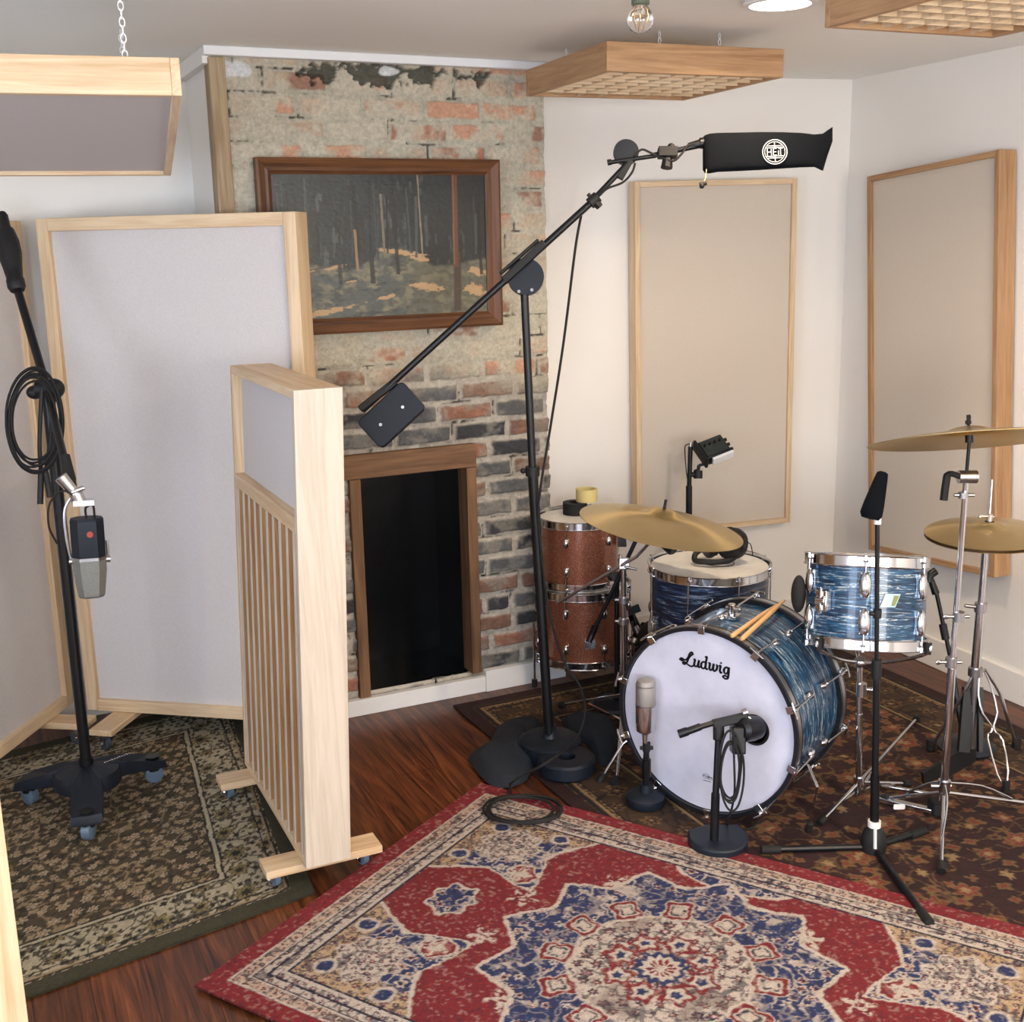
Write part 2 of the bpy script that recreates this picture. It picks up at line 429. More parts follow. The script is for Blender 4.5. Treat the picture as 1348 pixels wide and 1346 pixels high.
# ---- chimney breast: heightfield brickwork with the fireplace opening left out
CX0, CX1 = .845, 2.03
OX0, OX1, OZ0, OZ1 = 1.255, 1.682, .075, .90
def brick_face():
    st = .0038
    xs = np.arange(CX0, CX1+st/2, st); zs = np.arange(0, CEIL+st/2, st)
    X, Z = np.meshgrid(xs, zs, indexing='ij')
    zw = Z+.006*(fbm(X*5, Z*5, 3)-.5)*2; xw = X+.008*(fbm(X*6, Z*9, 8)-.5)*2
    H_ = .0755; row = np.floor(zw/H_); fz = zw/H_-row
    head = (hsh(row, row*0, 5) > .82)
    L_ = np.where(head, .115, .222)
    off = (row % 2)*.111+(hsh(row, row*0, 9)-.5)*.06
    col = np.floor((xw+off)/L_); fx = (xw+off)/L_-col
    dx = np.minimum(fx, 1-fx)*L_; dz = np.minimum(fz, 1-fz)*H_
    d = np.minimum(dx, dz)+.010*(fbm(X*34, Z*34, 12)-.5)
    jt = .0065+.006*fbm(X*7, Z*7, 71)
    br = sm(d, jt, jt+.006)                                  # 1 on brick
    h1 = hsh(col, row, 21); h2 = hsh(col, row, 22); h3 = hsh(col, row, 23)
    n1 = fbm(X*14, Z*16, 31); n2 = fbm(X*45, Z*60, 41); n3 = fbm(X*4, Z*4, 51)
    up_ = sm(Z+.25*(n3-.5), 1.12, 1.28)                       # plastered zone above
    red = np.array(rgb(166, 118, 96)); org = np.array(rgb(204, 158, 130)); gry = np.array(rgb(104, 106, 108)); drk = np.array(rgb(66, 68, 72)); brn = np.array(rgb(140, 108, 92))
    lo = np.where((h1 < .42)[..., None], gry, np.where((h1 < .62)[..., None], drk, np.where((h1 < .93)[..., None], brn, red)))
    lo = mixc(lo, (sm(n1, .46, .62)*.55), rgb(160, 156, 146)); lo = lo*(.72+.56*n2[..., None])
    hi = np.where((h1 < .6)[..., None], org, np.where((h1 < .85)[..., None], brn*1.35, red*1.15)); hi = hi*(.82+.36*n2[..., None])
    # skim of old plaster over the upper bricks
    cover = sm(.55*h2+.85*n1+.3*(1-sm(X, .95, 1.25))-.10*sm(Z, 1.9, 2.2), .40, .60)
    plas = np.array(rgb(196, 193, 174))*(.82+.36*n2[..., None]); plas = mixc(plas, sm(fbm(X*7, Z*7, 61), .55, .75)*.6, rgb(196, 166, 140))
    hi = mixc(hi, cover*.9, (0, 0, 0))+plas*(np.clip(cover*.9, 0, 1)[..., None])
    mort_lo = np.array(rgb(196, 190, 178))*(.7+.6*n2[..., None]); mort_hi = np.array(rgb(192, 186, 168))*(.78+.4*n2[..., None])
    # a few open dark joints
    open_ = sm(fbm(X*9, Z*11, 81), .60, .66)*(1-sm(d, .0015, .0035))*sm(n2, .35, .5)
    C_lo = lo*br[..., None]+mort_lo*(1-br[..., None]); C_hi = hi*br[..., None]+mort_hi*(1-br[..., None])
    C = C_lo*(1-up_[..., None])+C_hi*up_[..., None]
    C = mixc(C, open_*.85, rgb(48, 42, 38))
    # soot round the opening, broken dark hole under the ceiling, white daub in the corner
    soot = sm(Z, .1, .9)*(1-sm(Z, 1.05, 1.3)); C = C*(1-.25*(soot*sm(n3, .3, .7)))[..., None]
    hole = (1-sm(np.hypot((X-1.45)/.27, (Z-(CEIL-.055))/.035)+2.6*(n1-.5)+1.6*(n2-.5), .75, 1.05)); C = mixc(C, hole*.85, rgb(52, 56, 48))
    daub = (1-sm(np.hypot((X-.92)/.05, (Z-(CEIL-.065))/.028)+1.5*(n1-.5), .8, 1.1)); C = mixc(C, daub*.9, rgb(226, 230, 232))
    daub = (1-sm(np.hypot((X-1.46)/.035, (Z-(CEIL-.045))/.012)+2*(n1-.5), .7, 1.1)); C = mixc(C, daub, rgb(226, 230, 228))
    relief = .014*br*(1-up_*.5)+.006*(n2-.5)+.004*(h3-.5)*br+up_*.006*cover*(1-br)*1.0-.012*open_-.02*hole
    edge = np.maximum(0, X-(CX1-.03+.02*(fbm(Z*9, Z*0, 91)-.5)))
    jag = .012*(fbm(Z*22, Z*0+3, 95)-.5)+.010*(fbm(Z*6, Z*0+3, 96)-.5)
    P = np.stack([X+jag*sm(X, CX1-.06, CX1), YC-relief, Z], -1)
    cx = (X[:-1, :-1]+st/2); cz = (Z[:-1, :-1]+st/2)
    keep = ~((cx > OX0) & (cx < OX1) & (cz > OZ0) & (cz < OZ1))
    return P, C, keep
P, C, keep = brick_face()
ch = grid_obj('wall_chimney', P, C, M['brick'], skirt=(0, .06, 0), keep=keep); ch['kind'] = 'structure'
b = MB()   # the plastered flanks behind the brick face
b.box((CX0+.004, YC+.012, 0), (CX0+.03, 4.5, CEIL)); b.box((CX1-.03, YC+.03, 0), (CX1-.004, 4.4, CEIL))
struct('wall_chimney_side', b, M['wall'])
# fireplace interior
b = MB()
D0 = YC+.01; D1 = YC+.34
b.box((OX0-.08, D0, 0), (OX0-.01, D1, OZ1+.05)); b.box((OX1+.01, D0, 0), (OX1+.08, D1, OZ1+.05))
b.box((OX0-.08, D1, 0), (OX1+.08, D1+.05, OZ1+.05)); b.box((OX0-.01, D0, OZ1), (OX1+.01, D1, OZ1+.05)); b.box((OX0-.01, D0, 0), (OX1+.01, D1, OZ0-.005))
fb = struct('wall_firebox', b, M['firebox'], smooth=0)
# timber surround
t = thing('fireplace_surround', 'rough brown timber surround framing the black fireplace opening in the brick chimney', 'fireplace frame', loc=((OX0+OX1)/2, YC, .07))
b = MB(); b.box((OX0-.055, YC-.030, OZ1-.012), (OX1+.035, YC+.03, OZ1+.075)); obj('lintel', b, M['old_x'], t, bevel=.003)
b = MB(); b.box((OX1-.004, YC-.027, OZ0), (OX1+.036, YC+.06, OZ1-.013)); obj('post', b, M['old_z'], t, bevel=.003)
b = MB(); b.box((OX0-.03, YC-.027, OZ0-.03), (OX0+.012, YC+.06, OZ1-.013)); obj('post', b, M['old_z'], t, bevel=.003)
# white baseboard wrapping the chimney foot
b = MB(); b.box((1.12, YC-.04, 0), (OX1+.045, YC-.012, .062)); struct('baseboard_fireplace', b, M['trim'], bevel=.002)
b = MB(); b.box((OX1+.045, YC-.045, 0), (CX1+.045, YC-.012, .085)); b.box((CX1+.012, YC-.012, 0), (CX1+.045, 4.2, .085)); struct('baseboard_chimney', b, M['trim'], bevel=.002)
def baseboard(name, p, q, inn, h=.12, th=.016):
    p = Vector((p[0], p[1], 0)); q = Vector((q[0], q[1], 0)); n = Vector((inn[0], inn[1], 0)).normalized()*th
    m = MB(); m.prism([(v.x, v.y) for v in (p, q, q+n, p+n)], 0, h); return struct(name, m, M['wall'], bevel=.003)
nR = Vector((-RD.y, RD.x, 0)); nA = Vector((-.187, -.9823, 0))
baseboard('baseboard_right', RC-RD*.02, RE, nR)
baseboard('baseboard_back', AL-AD*.05, RC+AD*.02, nA)
# ceiling trim, corner board
b = MB(); b.box((CX0-.025, YC-.045, CEIL-.028), (CX1+.02, YC-.012, CEIL)); struct('trim_1', b, M['trim'], bevel=.003)
b = MB(); b.box((CX0-.025, YC-.012, CEIL-.05), (CX0+.004, 4.42, CEIL)); struct('trim_2', b, M['wall'], bevel=.003)
b = MB(); b.box((CX0-.008, YC-.022, 0), (CX0+.045, YC+.05, CEIL-.03)); struct('trim_3', b, M['pine_z'], bevel=.004)

# ================================================================ RUGS
def rosette(u, v, s, n, seed, off=.5):
    """repeating flowers: distance (1 = petal rim), cell hash"""
    row = np.floor(v/s); uu = u/s+off*(row % 2); col = np.floor(uu)
    h = hsh(col, row, seed); h2 = hsh(col, row, seed+1); h3 = hsh(col, row, seed+2)
    a = (uu-col-.5)+(h-.5)*.3; c = (v/s-row-.5)+(h2-.5)*.3
    r = np.hypot(a, c); th = np.arctan2(c, a)+h3*6
    return r/(.30*(1+.28*np.cos(n*th))*(.65+.6*h3)), h
def vines(u, v, s, seed, wd=.035):
    f = fbm(u*s, v*s, seed, 2); g = fbm(u*s+7, v*s+3, seed+5, 2)
    return np.maximum(1-np.abs(f-.5)/wd, 1-np.abs(g-.52)/wd)
def rug(name, label, corners, nu, nv, colf, z, tuft=.002, th=.006, group=None):
    """corners: origin, +u end, +v end (floor points); colf(U,V) in metres from the centre"""
    O, A_, B_ = [np.array((p[0], p[1], 0.)) for p in corners]
    Lu = np.linalg.norm(A_-O); Lv = np.linalg.norm(B_-O)
    cen = (A_+B_)/2; eu = (A_-O)/Lu; ev = (B_-O)/Lv
    U, Vv = np.meshgrid(np.linspace(-Lu/2, Lu/2, nu), np.linspace(-Lv/2, Lv/2, nv), indexing='ij')
    C = colf(U, Vv, Lu/2, Lv/2)
    rel = tuft*(C.mean(-1)/.5-.5).clip(-1, 1)*.5+.0012*(fbm(U*60, Vv*60, 2)-.5)
    P = U[..., None]*eu+Vv[..., None]*ev; P[..., 2] = th+rel
    o = grid_obj(name, P, C, M['rug'], skirt=(0, 0, -th+.001))
    o.location = (cen[0], cen[1], z); tag(o, label, 'rug'); return o

def red_rug(U, V_, hu, hv):
    U0, V0 = U, V_
    wu = .012*(fbm(U*20, V_*20, 101)-.5)+.009*(fbm(U*75, V_*75, 103, 2)-.5); wv = .012*(fbm(U*20, V_*20, 105)-.5)+.009*(fbm(U*75, V_*75, 107, 2)-.5)
    U = U+wu; V_ = V_+wv
    red = np.array(rgb(122, 24, 32)); crm = rgb(198, 184, 172); blu = np.array(rgb(36, 48, 92)); nav = rgb(24, 28, 52); pink = rgb(150, 84, 80); gld = rgb(186, 158, 124)
    wob = .008*(fbm(U*30, V_*30, 77)-.5)
    au = np.abs(U); av = np.abs(V_); d = np.minimum(hu-np.abs(U0), hv-np.abs(V0))+.25*np.minimum(wu, wv)
    n = fbm(U*55, V_*55, 4, 3); n2 = fbm(U*16, V_*16, 6, 3); nn = fbm(U*110, V_*110, 9, 2)
    C = np.ones(U.shape+(3,))*red*(.86+.34*n[..., None])
    # busy flower filling used on cream and on blue
    def busy(base, seed, s=.030):
        B = np.ones(U.shape+(3,))*np.array(base)
        q, h = rosette(U, V_, s, 6, seed)
        B = mixc(B, (1-sm(q, .9, 1.1)), nav); B = mixc(B, (1-sm(q, .55, .75)), pink); B = mixc(B, (1-sm(q, .25, .4)), crm)
        B = mixc(B, sm(vines(U, V_, 26, seed+3, .05), .1, .5)*.7, nav)
        return B
    def busyblue(seed, s=.045):
        B = np.ones(U.shape+(3,))*(blu*(.8+.5*n[..., None]))
        q, h = rosette(U, V_, s, 5, seed)
        B = mixc(B, (1-sm(q, .95, 1.1))*(h > .25), crm); B = mixc(B, (1-sm(q, .6, .75))*(h > .5), pink); B = mixc(B, (1-sm(q, .35, .5)), nav)
        B = mixc(B, sm(vines(U, V_, 19, seed+3, .04), .1, .5)*.8, crm)
        return B
    # field sprigs
    iu = hu-.155; iv = hv-.155
    # corner spandrels
    a = iu-au; c = iv-av; th = np.arctan2(c, a)
    Rsp = .315+.045*(1-np.abs(np.sin(4*(th-PI/4))))+wob
    tip = np.clip(1-np.abs(th-PI/4)/.26, 0, 1); Rsp = Rsp+.095*tip
    r = np.hypot(a, c); e = Rsp-r
    sp = (a > -.02) & (c > -.02)
    C = mixc(C, sm(e, 0, .003)*sp, crm)
    mk = (e > .013) & sp; C[mk] = busyblue(44, .040)[mk]
    mb = (1-sm(np.minimum(a, c), .05, .085))*sp*(e > .013); C = C*(1-mb[..., None])+busy(gld, 40, .026)*mb[..., None]
    q = np.hypot(a-.135, c-.135); flower = q/(.080*(1+.12*np.cos(8*np.arctan2(c-.135, a-.135))))
    C = mixc(C, (1-sm(flower, 1.08, 1.14))*sp, crm)
    m_ = (1-sm(flower, 1, 1.06))*sp; C = C*(1-m_[..., None])+busy(crm, 48, .020)*m_[..., None]
    q = (np.abs(a-.255)+np.abs(c-.255)*1.0+.5*np.abs(a-c))/.078
    C = mixc(C, (1-sm(q, .98, 1.04))*sp, crm); C = mixc(C, (1-sm(q, .82, .88))*sp, red); C = mixc(C, (1-sm(q, .6, .66))*sp, pink); C = mixc(C, (1-sm(q, .3, .36))*sp, crm)
    for (ka, kc) in ((.04, .25), (.25, .04), (.06, .06)):
        q = np.hypot(a-ka, c-kc)/.03; C = mixc(C, (1-sm(q, .9, 1.1))*sp, crm); C = mixc(C, (1-sm(q, .6, .75))*sp, blu)
    # side half-medallions on the long edges
    rs = np.hypot((iu-au)/.062, V_/.17)+2.5*wob; mm = (rs < 1)
    C = mixc(C, (1-sm(rs, .96, 1.0)), crm); mk = rs < .86; C[mk] = busyblue(52)[mk]
    # palmettes near the ends
    pa = np.hypot(U/.075, (av-.60)/.062)*(1+.12*np.cos(7*np.arctan2(av-.6, U)))
    C = mixc(C, 1-sm(pa, .97, 1.03), crm); mk = pa < .86; C[mk] = busyblue(56, .03)[mk]
    for (pu, pv) in ((.20, .52), (.29, .26), (.10, .44)):
        sq = np.hypot(au-pu, av-pv)/(.030*(1+.5*np.cos(5*np.arctan2(av-pv, au-pu)+1))); C = mixc(C, (1-sm(sq, .9, 1.1))*sm(nn, .32, .5), crm)
    # medallion
    r = np.hypot(U, V_); th = np.arctan2(V_, U)
    R0 = .372+.070*(1-np.abs(np.sin(6*th)))**.8+wob
    C = mixc(C, (1-sm(r, R0, R0+.004)), crm)
    mk = r < R0-.013; Bb = mixc(busyblue(60, .036), sm(fbm(U*34, V_*34, 161, 3), .45, .55)*.55, blu); C[mk] = Bb[mk]
    for k in range(12):
        a0 = 2*PI*(k+.5)/12; cu, cv = .255*math.cos(a0), .255*math.sin(a0)
        q = np.hypot((U-cu)*math.cos(a0)+(V_-cv)*math.sin(a0), 1.25*(-(U-cu)*math.sin(a0)+(V_-cv)*math.cos(a0)))+wob*.6
        q = q*(1+.16*np.cos(4*np.arctan2(-(U-cu)*math.sin(a0)+(V_-cv)*math.cos(a0), (U-cu)*math.cos(a0)+(V_-cv)*math.sin(a0))))
        C = mixc(C, 1-sm(q, .048, .051), crm); C = mixc(C, 1-sm(q, .044, .047), red); C = mixc(C, 1-sm(q, .031, .034), crm)
        C = mixc(C, (1-sm(q, .024, .028))*sm(nn, .35, .5), nav); C = mixc(C, (1-sm(q, .014, .02)), crm)
    R1 = .212*(1+.06*np.abs(np.cos(6*th)))+wob
    mk = r < R1; C = mixc(C, 1-sm(r, R1-.002, R1+.004), crm); C[r < R1-.008] = mixc(busy(crm, 64, .04), sm(n2, .5, .7)*.5, rgb(92, 74, 70))[r < R1-.008]
    for k in range(8):
        a0 = 2*PI*k/8; cu, cv = .105*math.cos(a0), .105*math.sin(a0)
        q = np.hypot(U-cu, V_-cv)*(1+.2*np.cos(5*np.arctan2(V_-cv, U-cu)+k))+wob; C = mixc(C, (1-sm(q, .036, .040))*sm(nn, .25, .4), red); C = mixc(C, 1-sm(q, .022, .026), crm); C = mixc(C, (1-sm(q, .010, .014)), blu)
    q = (r+2*wob)/(.062*(1+.1*np.cos(12*th))); C = mixc(C, 1-sm(q, .97, 1.03), blu); C = mixc(C, (1-sm(q, .72, .78)), crm); C = mixc(C, (1-sm(q, .5, .56))*(np.cos(12*th) > -.2), red); C = mixc(C, 1-sm(q, .2, .26), crm)
    # borders
    bd = d < .155
    B1 = busy(crm, 70, .026); B2 = busy(rgb(196, 170, 150), 74, .018)
    C[bd] = B1[bd]; k2 = (d < .088) & (d > .06); C[k2] = B2[k2]
    for lo_, hi_, cc in ((.150, .158, nav), (.142, .150, crm), (.118, .124, nav), (.088, .094, crm), (.054, .060, crm), (.094, .097, nav)):
        mk = (d >= lo_) & (d < hi_); C[mk] = cc
    mk = d < .052; C[mk] = (red*(.95+.35*n[..., None]))[mk]
    # worn fibres
    C = mixc(C, sm(nn, .62, .78)*.3, crm); C = mixc(C, (1-sm(nn, .2, .36))*.4, nav); C = C*(.84+.32*fbm(U*170, V_*170, 14, 2))[..., None]
    return C
c0 = G(633, 1036); cL = G(258, 1303); eL = (cL-c0).normalized(); eR = Vector((-eL.y, eL.x, 0))
if eR.y > 0: eR = -eR
rug('red_rug', 'red medallion rug with blue and cream flowers, lying at an angle in the foreground', [c0+eL*1.22, c0, c0+eL*1.22+eR*1.83], 360, 540, red_rug, .0075)

def olive_rug(U, V_, hu, hv):
    U = U+.010*(fbm(U*40, V_*40, 101)-.5); V_ = V_+.010*(fbm(U*40, V_*40, 105)-.5)
    fld = np.array(rgb(78, 66, 46)); tan = rgb(164, 142, 108); crm = rgb(190, 178, 150); drk = rgb(38, 34, 28); olv = rgb(88, 78, 50); rst = rgb(140, 100, 70)
    d = np.minimum(hu-U, np.minimum(V_+hv, np.minimum(U+hu, hv-V_)))
    n = fbm(U*60, V_*60, 4, 3)
    C = np.ones(U.shape+(3,))*fld*(.8+.5*n[..., None])
    C = mixc(C, sm(vines(U, V_, 13, 5, .03), .1, .5)*.75, tan); C = mixc(C, sm(vines(U, V_, 22, 15, .04), .1, .5)*.8, drk)
    q, h = rosette(U, V_, .055, 6, 31); C = mixc(C, (1-sm(q, .95, 1.1))*(h > .2), drk); C = mixc(C, (1-sm(q, .8, .9))*(h > .2), crm); C = mixc(C, (1-sm(q, .5, .6)), rst); C = mixc(C, 1-sm(q, .22, .3), crm)
    q, h = rosette(U+.03, V_+.02, .032, 4, 35); C = mixc(C, (1-sm(q, .8, 1))*(h > .45), tan)
    bd = d < .235
    B = np.ones(U.shape+(3,))*np.array(crm)*(.8+.3*n[..., None])
    B = mixc(B, sm(vines(U, V_, 18, 45, .05), .1, .5)*.8, drk)
    q, h = rosette(U, V_, .028, 4, 51); B = mixc(B, (1-sm(q, .9, 1.1))*(h > .2), drk); B = mixc(B, (1-sm(q, .5, .7))*(h > .5), olv)
    q, h = rosette(U, V_, .12, 8, 55, 0); B = mixc(B, 1-sm(q, .8, .85), drk); B = mixc(B, 1-sm(q, .7, .75), rgb(140, 124, 84)); B = mixc(B, 1-sm(q, .35, .4), drk)
    C[bd] = B[bd]
    for lo_, hi_, cc in ((.228, .240, crm), (.240, .246, drk), (.222, .228, drk), (.062, .068, drk), (.068, .074, tan), (.09, .096, drk)):
        mk = (d >= lo_) & (d < hi_); C[mk] = cc
    mk = d < .058; C[mk] = (np.array(rgb(66, 63, 42))*(.8+.3*n[..., None]))[mk]
    return C*(.8+.4*fbm(U*150, V_*150, 14, 2))[..., None]
q0 = G(415, 1178); qb = (G(35, 1318)-q0).normalized(); qr = (G(330, 960)-q0).normalized()
rug('olive_rug', 'olive brown patterned rug with cream floral border under the wheeled microphone stand', [q0+qb*1.7, q0, q0+qb*1.7+qr*1.55], 440, 400, olive_rug, .001)

def kit_rug(U, V_, hu, hv):
    U0, V0 = U, V_
    U = U+.03*(fbm(U*14, V_*14, 101)-.5)+.012*(fbm(U*50, V_*50, 102, 2)-.5); V_ = V_+.03*(fbm(U*14, V_*14, 105)-.5)+.012*(fbm(U*50, V_*50, 106, 2)-.5)
    mar = np.array(rgb(48, 13, 14)); gld = rgb(116, 88, 50); dk = rgb(18, 12, 11); tan = rgb(150, 122, 84); ros = rgb(120, 52, 40)
    d = np.minimum(hu-np.abs(U0), hv-np.abs(V0)); n = fbm(U*50, V_*50, 4, 3)
    C = np.ones(U.shape+(3,))*mar*(.8+.5*n[..., None])
    C = mixc(C, sm(vines(U, V_, 10, 5, .016), .1, .5)*.8, gld); C = mixc(C, sm(vines(U, V_, 21, 25, .05), .1, .5)*.45, dk)
    q, h = rosette(U, V_, .13, 6, 31); C = mixc(C, (1-sm(q, .95, 1.02))*(h > .35), gld); C = mixc(C, (1-sm(q, .72, .78))*(h > .35), ros); C = mixc(C, (1-sm(q, .35, .4)), tan)
    q, h = rosette(U+.04, V_+.05, .07, 4, 35); C = mixc(C, (1-sm(q, .8, .95))*(h > .35), gld); C = mixc(C, (1-sm(q, .4, .5))*(h > .35), ros)
    bd = d < .30
    B = np.ones(U.shape+(3,))*np.array(rgb(70, 48, 28))*(.75+.5*n[..., None]); B = mixc(B, sm(vines(U, V_, 9, 45, .03), .1, .5)*.8, dk)
    q, h = rosette(U, V_, .11, 7, 51); B = mixc(B, (1-sm(q, .9, 1)), gld); B = mixc(B, 1-sm(q, .6, .7), mar); B = mixc(B, 1-sm(q, .25, .3), tan)
    C[bd] = B[bd]
    for lo_, hi_, cc in ((.29, .30, dk), (.28, .29, tan), (.06, .07, dk), (.075, .085, tan), (.10, .106, dk)):
        mk = (d >= lo_) & (d < hi_); C[mk] = cc
    q, h = rosette(U, V_, .02, 4, 61); mk = (d > .085) & (d < .10); C = np.where((mk & (q < .9))[..., None], np.array(tan), C)
    mk = d < .055; C[mk] = (mar*.9*(.8+.4*n[..., None]))[mk]
    return C*(.8+.4*fbm(U*140, V_*140, 14, 2))[..., None]
rug('kit_rug', 'dark maroon rug with gold flowers lying beneath the blue drum kit', [(1.555, 3.86), (3.225, 3.87), (1.575, 1.10)], 360, 600, kit_rug, .001)

# ================================================================ PANELS AND PARTITIONS
def panel_mats(p='ash'): return M[p+'_x'], M[p+'_z']
def panel(t, w_, h, th, fwid, cloth, p='ash', z0=0, fx=1.0, inset=.014):
    """framed cloth panel in the thing's own frame: x right, z up, front face at y=0, depth +y"""
    mx, mz = panel_mats(p)
    I = MB
    for zz in (z0, z0+h-fwid): obj('rail', I().box((fwid*fx, 0, zz), (w_-fwid*fx, th, zz+fwid)), mx, t, bevel=.002, world=False)
    for xx in (0, w_-fwid*fx): obj('stile', I().box((xx, 0, z0), (xx+fwid*fx, th, z0+h)), mz, t, bevel=.002, world=False)
    obj('cloth', I().box((fwid*fx-.001, inset, z0+fwid-.001), (w_-fwid*fx+.001, th-.012, z0+h-fwid+.001)), cloth, t, world=False, smooth=0)
def fit_panel(px, p, n, back=0):
    c = [HP(x, y, p, Vector(n)) for x, y in px]           # TL TR BR BL
    X = ((c[1]-c[0])+(c[2]-c[3])); X.normalize(); N = Vector(n).normalized(); Y = -N; Z = X.cross(Y); Z.normalize()
    w_ = ((c[1]-c[0]).length+(c[2]-c[3]).length)/2; h = ((c[0]-c[3]).length+(c[1]-c[2]).length)/2
    cen = sum(c, Vector())/4
    return frame(cen-X*w_/2-Z*h/2, X, Y, Z), w_, h
# wall panel between chimney and corner
p = RC+nA*.085
Mx, w_, h = fit_panel([(828, 243), (1047, 231), (1043, 691), (846, 704)], p, nA)
t = thing('acoustic_panel', 'oatmeal cloth wall panel in a thin pale wood frame, hung crooked behind the left cymbal', 'acoustic panel', Mx, group=None)
panel(t, w_, h, .075, .022, M['fabric_b'])
print('mid panel', w_, h)
p = RC+nR*.088
Mx, w_, h = fit_panel([(1155, 226), (1326, 200), (1299, 754), (1130, 724)], p, nR)
t = thing('acoustic_panel', 'oatmeal cloth wall panel with a deep oak side, on the right wall behind the cymbals', 'acoustic panel', Mx)
panel(t, w_, h, .078, .022, M['fabric_b'], 'oak')
print('right panel', w_, h)

def caster(pos, name, parent, wheel_mat, r=.028, ang=0):
    """swivel caster hanging from pos down to the floor"""
    top = pos[2]; c, s_ = math.cos(ang), math.sin(ang)
    ax = Vector((c, s_, 0)); off = Vector((-s_, c, 0))*.012
    w0 = Vector((pos[0], pos[1], r+.009))+off
    m = MB(); m.box((pos[0]-.022, pos[1]-.022, top-.004), (pos[0]+.022, pos[1]+.022, top))
    for k in (-1, 1): m.bar(Vector((pos[0], pos[1], top))+ax*.016*k, w0+ax*.016*k-Vector((0, 0, .006)), .024, .003, ax)
    m.cyl(w0-ax*.02, w0+ax*.02, .004, n=8)
    f = obj(name, m, M['chrome'], parent)
    obj('wheel', MB().lathe([(r*.6, -.011), (r, -.008), (r, .008), (r*.6, .011)], axis_frame(w0, ax), 20), wheel_mat, f)
    return f
# big cloth gobo
L0 = G(115, 935, .1); R1_ = A(388, 276, G(396, 958, .1)); X = Vector((R1_.x-L0.x, R1_.y-L0.y, 0)); wB = X.length; X.normalize(); Y = Vector((-X.y, X.x, 0)); Z = Vector((0, 0, 1))
topz = (A(45, 290, L0).z+R1_.z)/2; print('gobo', L0, R1_, wB, topz)
t = thing('gobo_partition', 'tall rolling white cloth partition in light wood frame, before the brick chimney', 'partition', frame((L0.x, L0.y, 0), X, Y, Z))
panel(t, wB, topz-.1, .10, .042, M['fabric'], z0=.1, inset=.02)
MG = t.matrix_basis
for xx in (.10, wB-.18):
    f = obj('foot', MB().box((xx, -.16, .078), (xx+.085, .26, .099)), M['ash_y'], t, bevel=.002, world=False)
    for yy in (-.12, .22): caster(MG @ Vector((xx+.042, yy, .080)), 'caster', f, M['casterwheel'], .026, .5)
# left gobo
Rp = G(97, 925, .1); Lp = G(0, 1000, .1); X = (Rp-Lp); X.z = 0; X.normalize(); Y = Vector((-X.y, X.x, 0))
LW = 1.0; o_ = Vector((Rp.x, Rp.y, 0))-X*LW
t = thing('gobo_partition', 'rolling white cloth partition cut off by the left picture edge, behind the wheeled stand', 'partition', frame(o_, X, Y, Z))
hz = A(10, 291, Rp).z; print('left gobo h', hz)
panel(t, LW, hz-.1, .10, .042, M['fabric'], z0=.1, inset=.02); MG = t.matrix_basis
for xx in (.10, LW-.19):
    f = obj('foot', MB().box((xx, -.14, .078), (xx+.085, .24, .099)), M['ash_y'], t, bevel=.002, world=False)
    for yy in (-.10, .20): caster(MG @ Vector((xx+.042, yy, .080)), 'caster', f, M['casterwheel'], .026, 1.)
# slatted gobo, its narrow end towards us
FL = G(403, 1145, .08); FR = G(467, 1138, .08); BL = G(322, 1006, .08)
X = (BL-FL); X.z = 0; SL = X.length; X.normalize(); Yw = FR-FL; Yw.z = 0; ST = abs(Yw.dot(Vector((-X.y, X.x, 0)))); Y = Vector((X.y, -X.x, 0))   # X away from us, Y towards its right side
topF = A(388, 515, FL); topB = A(300, 489, BL); print('slat', FL, SL, ST, topF, topB, 'lean', topF-FL)
t = thing('slatted_partition', 'low rolling partition with vertical wood slats, seen end on, left of the fireplace', 'partition', frame((FL.x, FL.y, 0), X, Y, Z))
sh = .036
def lean(m):
    m.v = [(x, y+sh*(z-.08), z) for x, y, z in m.v]; return m
hS = topF.z; z0 = .08; bt = .022
def sp(name, lo, hi, mat, bev=.0015): return obj(name, lean(MB().box(lo, hi)), mat, t, bevel=bev, world=False)
sp('end_board', (0, 0, z0), (bt, ST, hS), M['lit_ash_z']); sp('end_board', (SL-bt, 0, z0), (SL, ST, hS), M['ash_z'])  # near end board coloured paler as if window-lit
sp('top_board', (bt, 0, hS-bt), (SL-bt, ST, hS), M['ash_x']); sp('bottom_board', (bt, 0, z0), (SL-bt, ST, z0+bt), M['ash_x'])
zm = A(350, 660, (FL+BL)/2).z; print('midrail z', zm)
sp('middle_rail', (bt, .0, zm-.02), (SL-bt, .03, zm+.02), M['ash_x'])
sp('cloth', (bt, .028, zm-.005), (SL-bt, ST-.012, hS-bt), M['fabric'], 0)
sp('back_board', (bt, .058, z0+bt), (SL-bt, ST-.012, zm-.006), M['oak_z'], 0)  # browner wood paints the shading in the gaps between slats
ns = 10
M['tan_z'] = wood('tan_slat_wood_z', rgb(180, 138, 92), rgb(150, 106, 66), 'z')  # darker tan paints the shade on the slat sides
for k in range(ns):
    x = bt+.022+(SL-2*bt-.044)*k/(ns-1); sl_ = sp('slat', (x-.005, .004, z0+bt), (x+.005, .0575, zm-.0205), M['tan_z'], .0005); obj('lit_slat_edge', lean(MB().box((x-.0058, .0, z0+bt), (x+.0058, .0039, zm-.0205))), M['lit_ash_z'], sl_, world=False, smooth=0, label='front edge coloured paler as if lit')  # paler strip paints the light along each slat's front edge
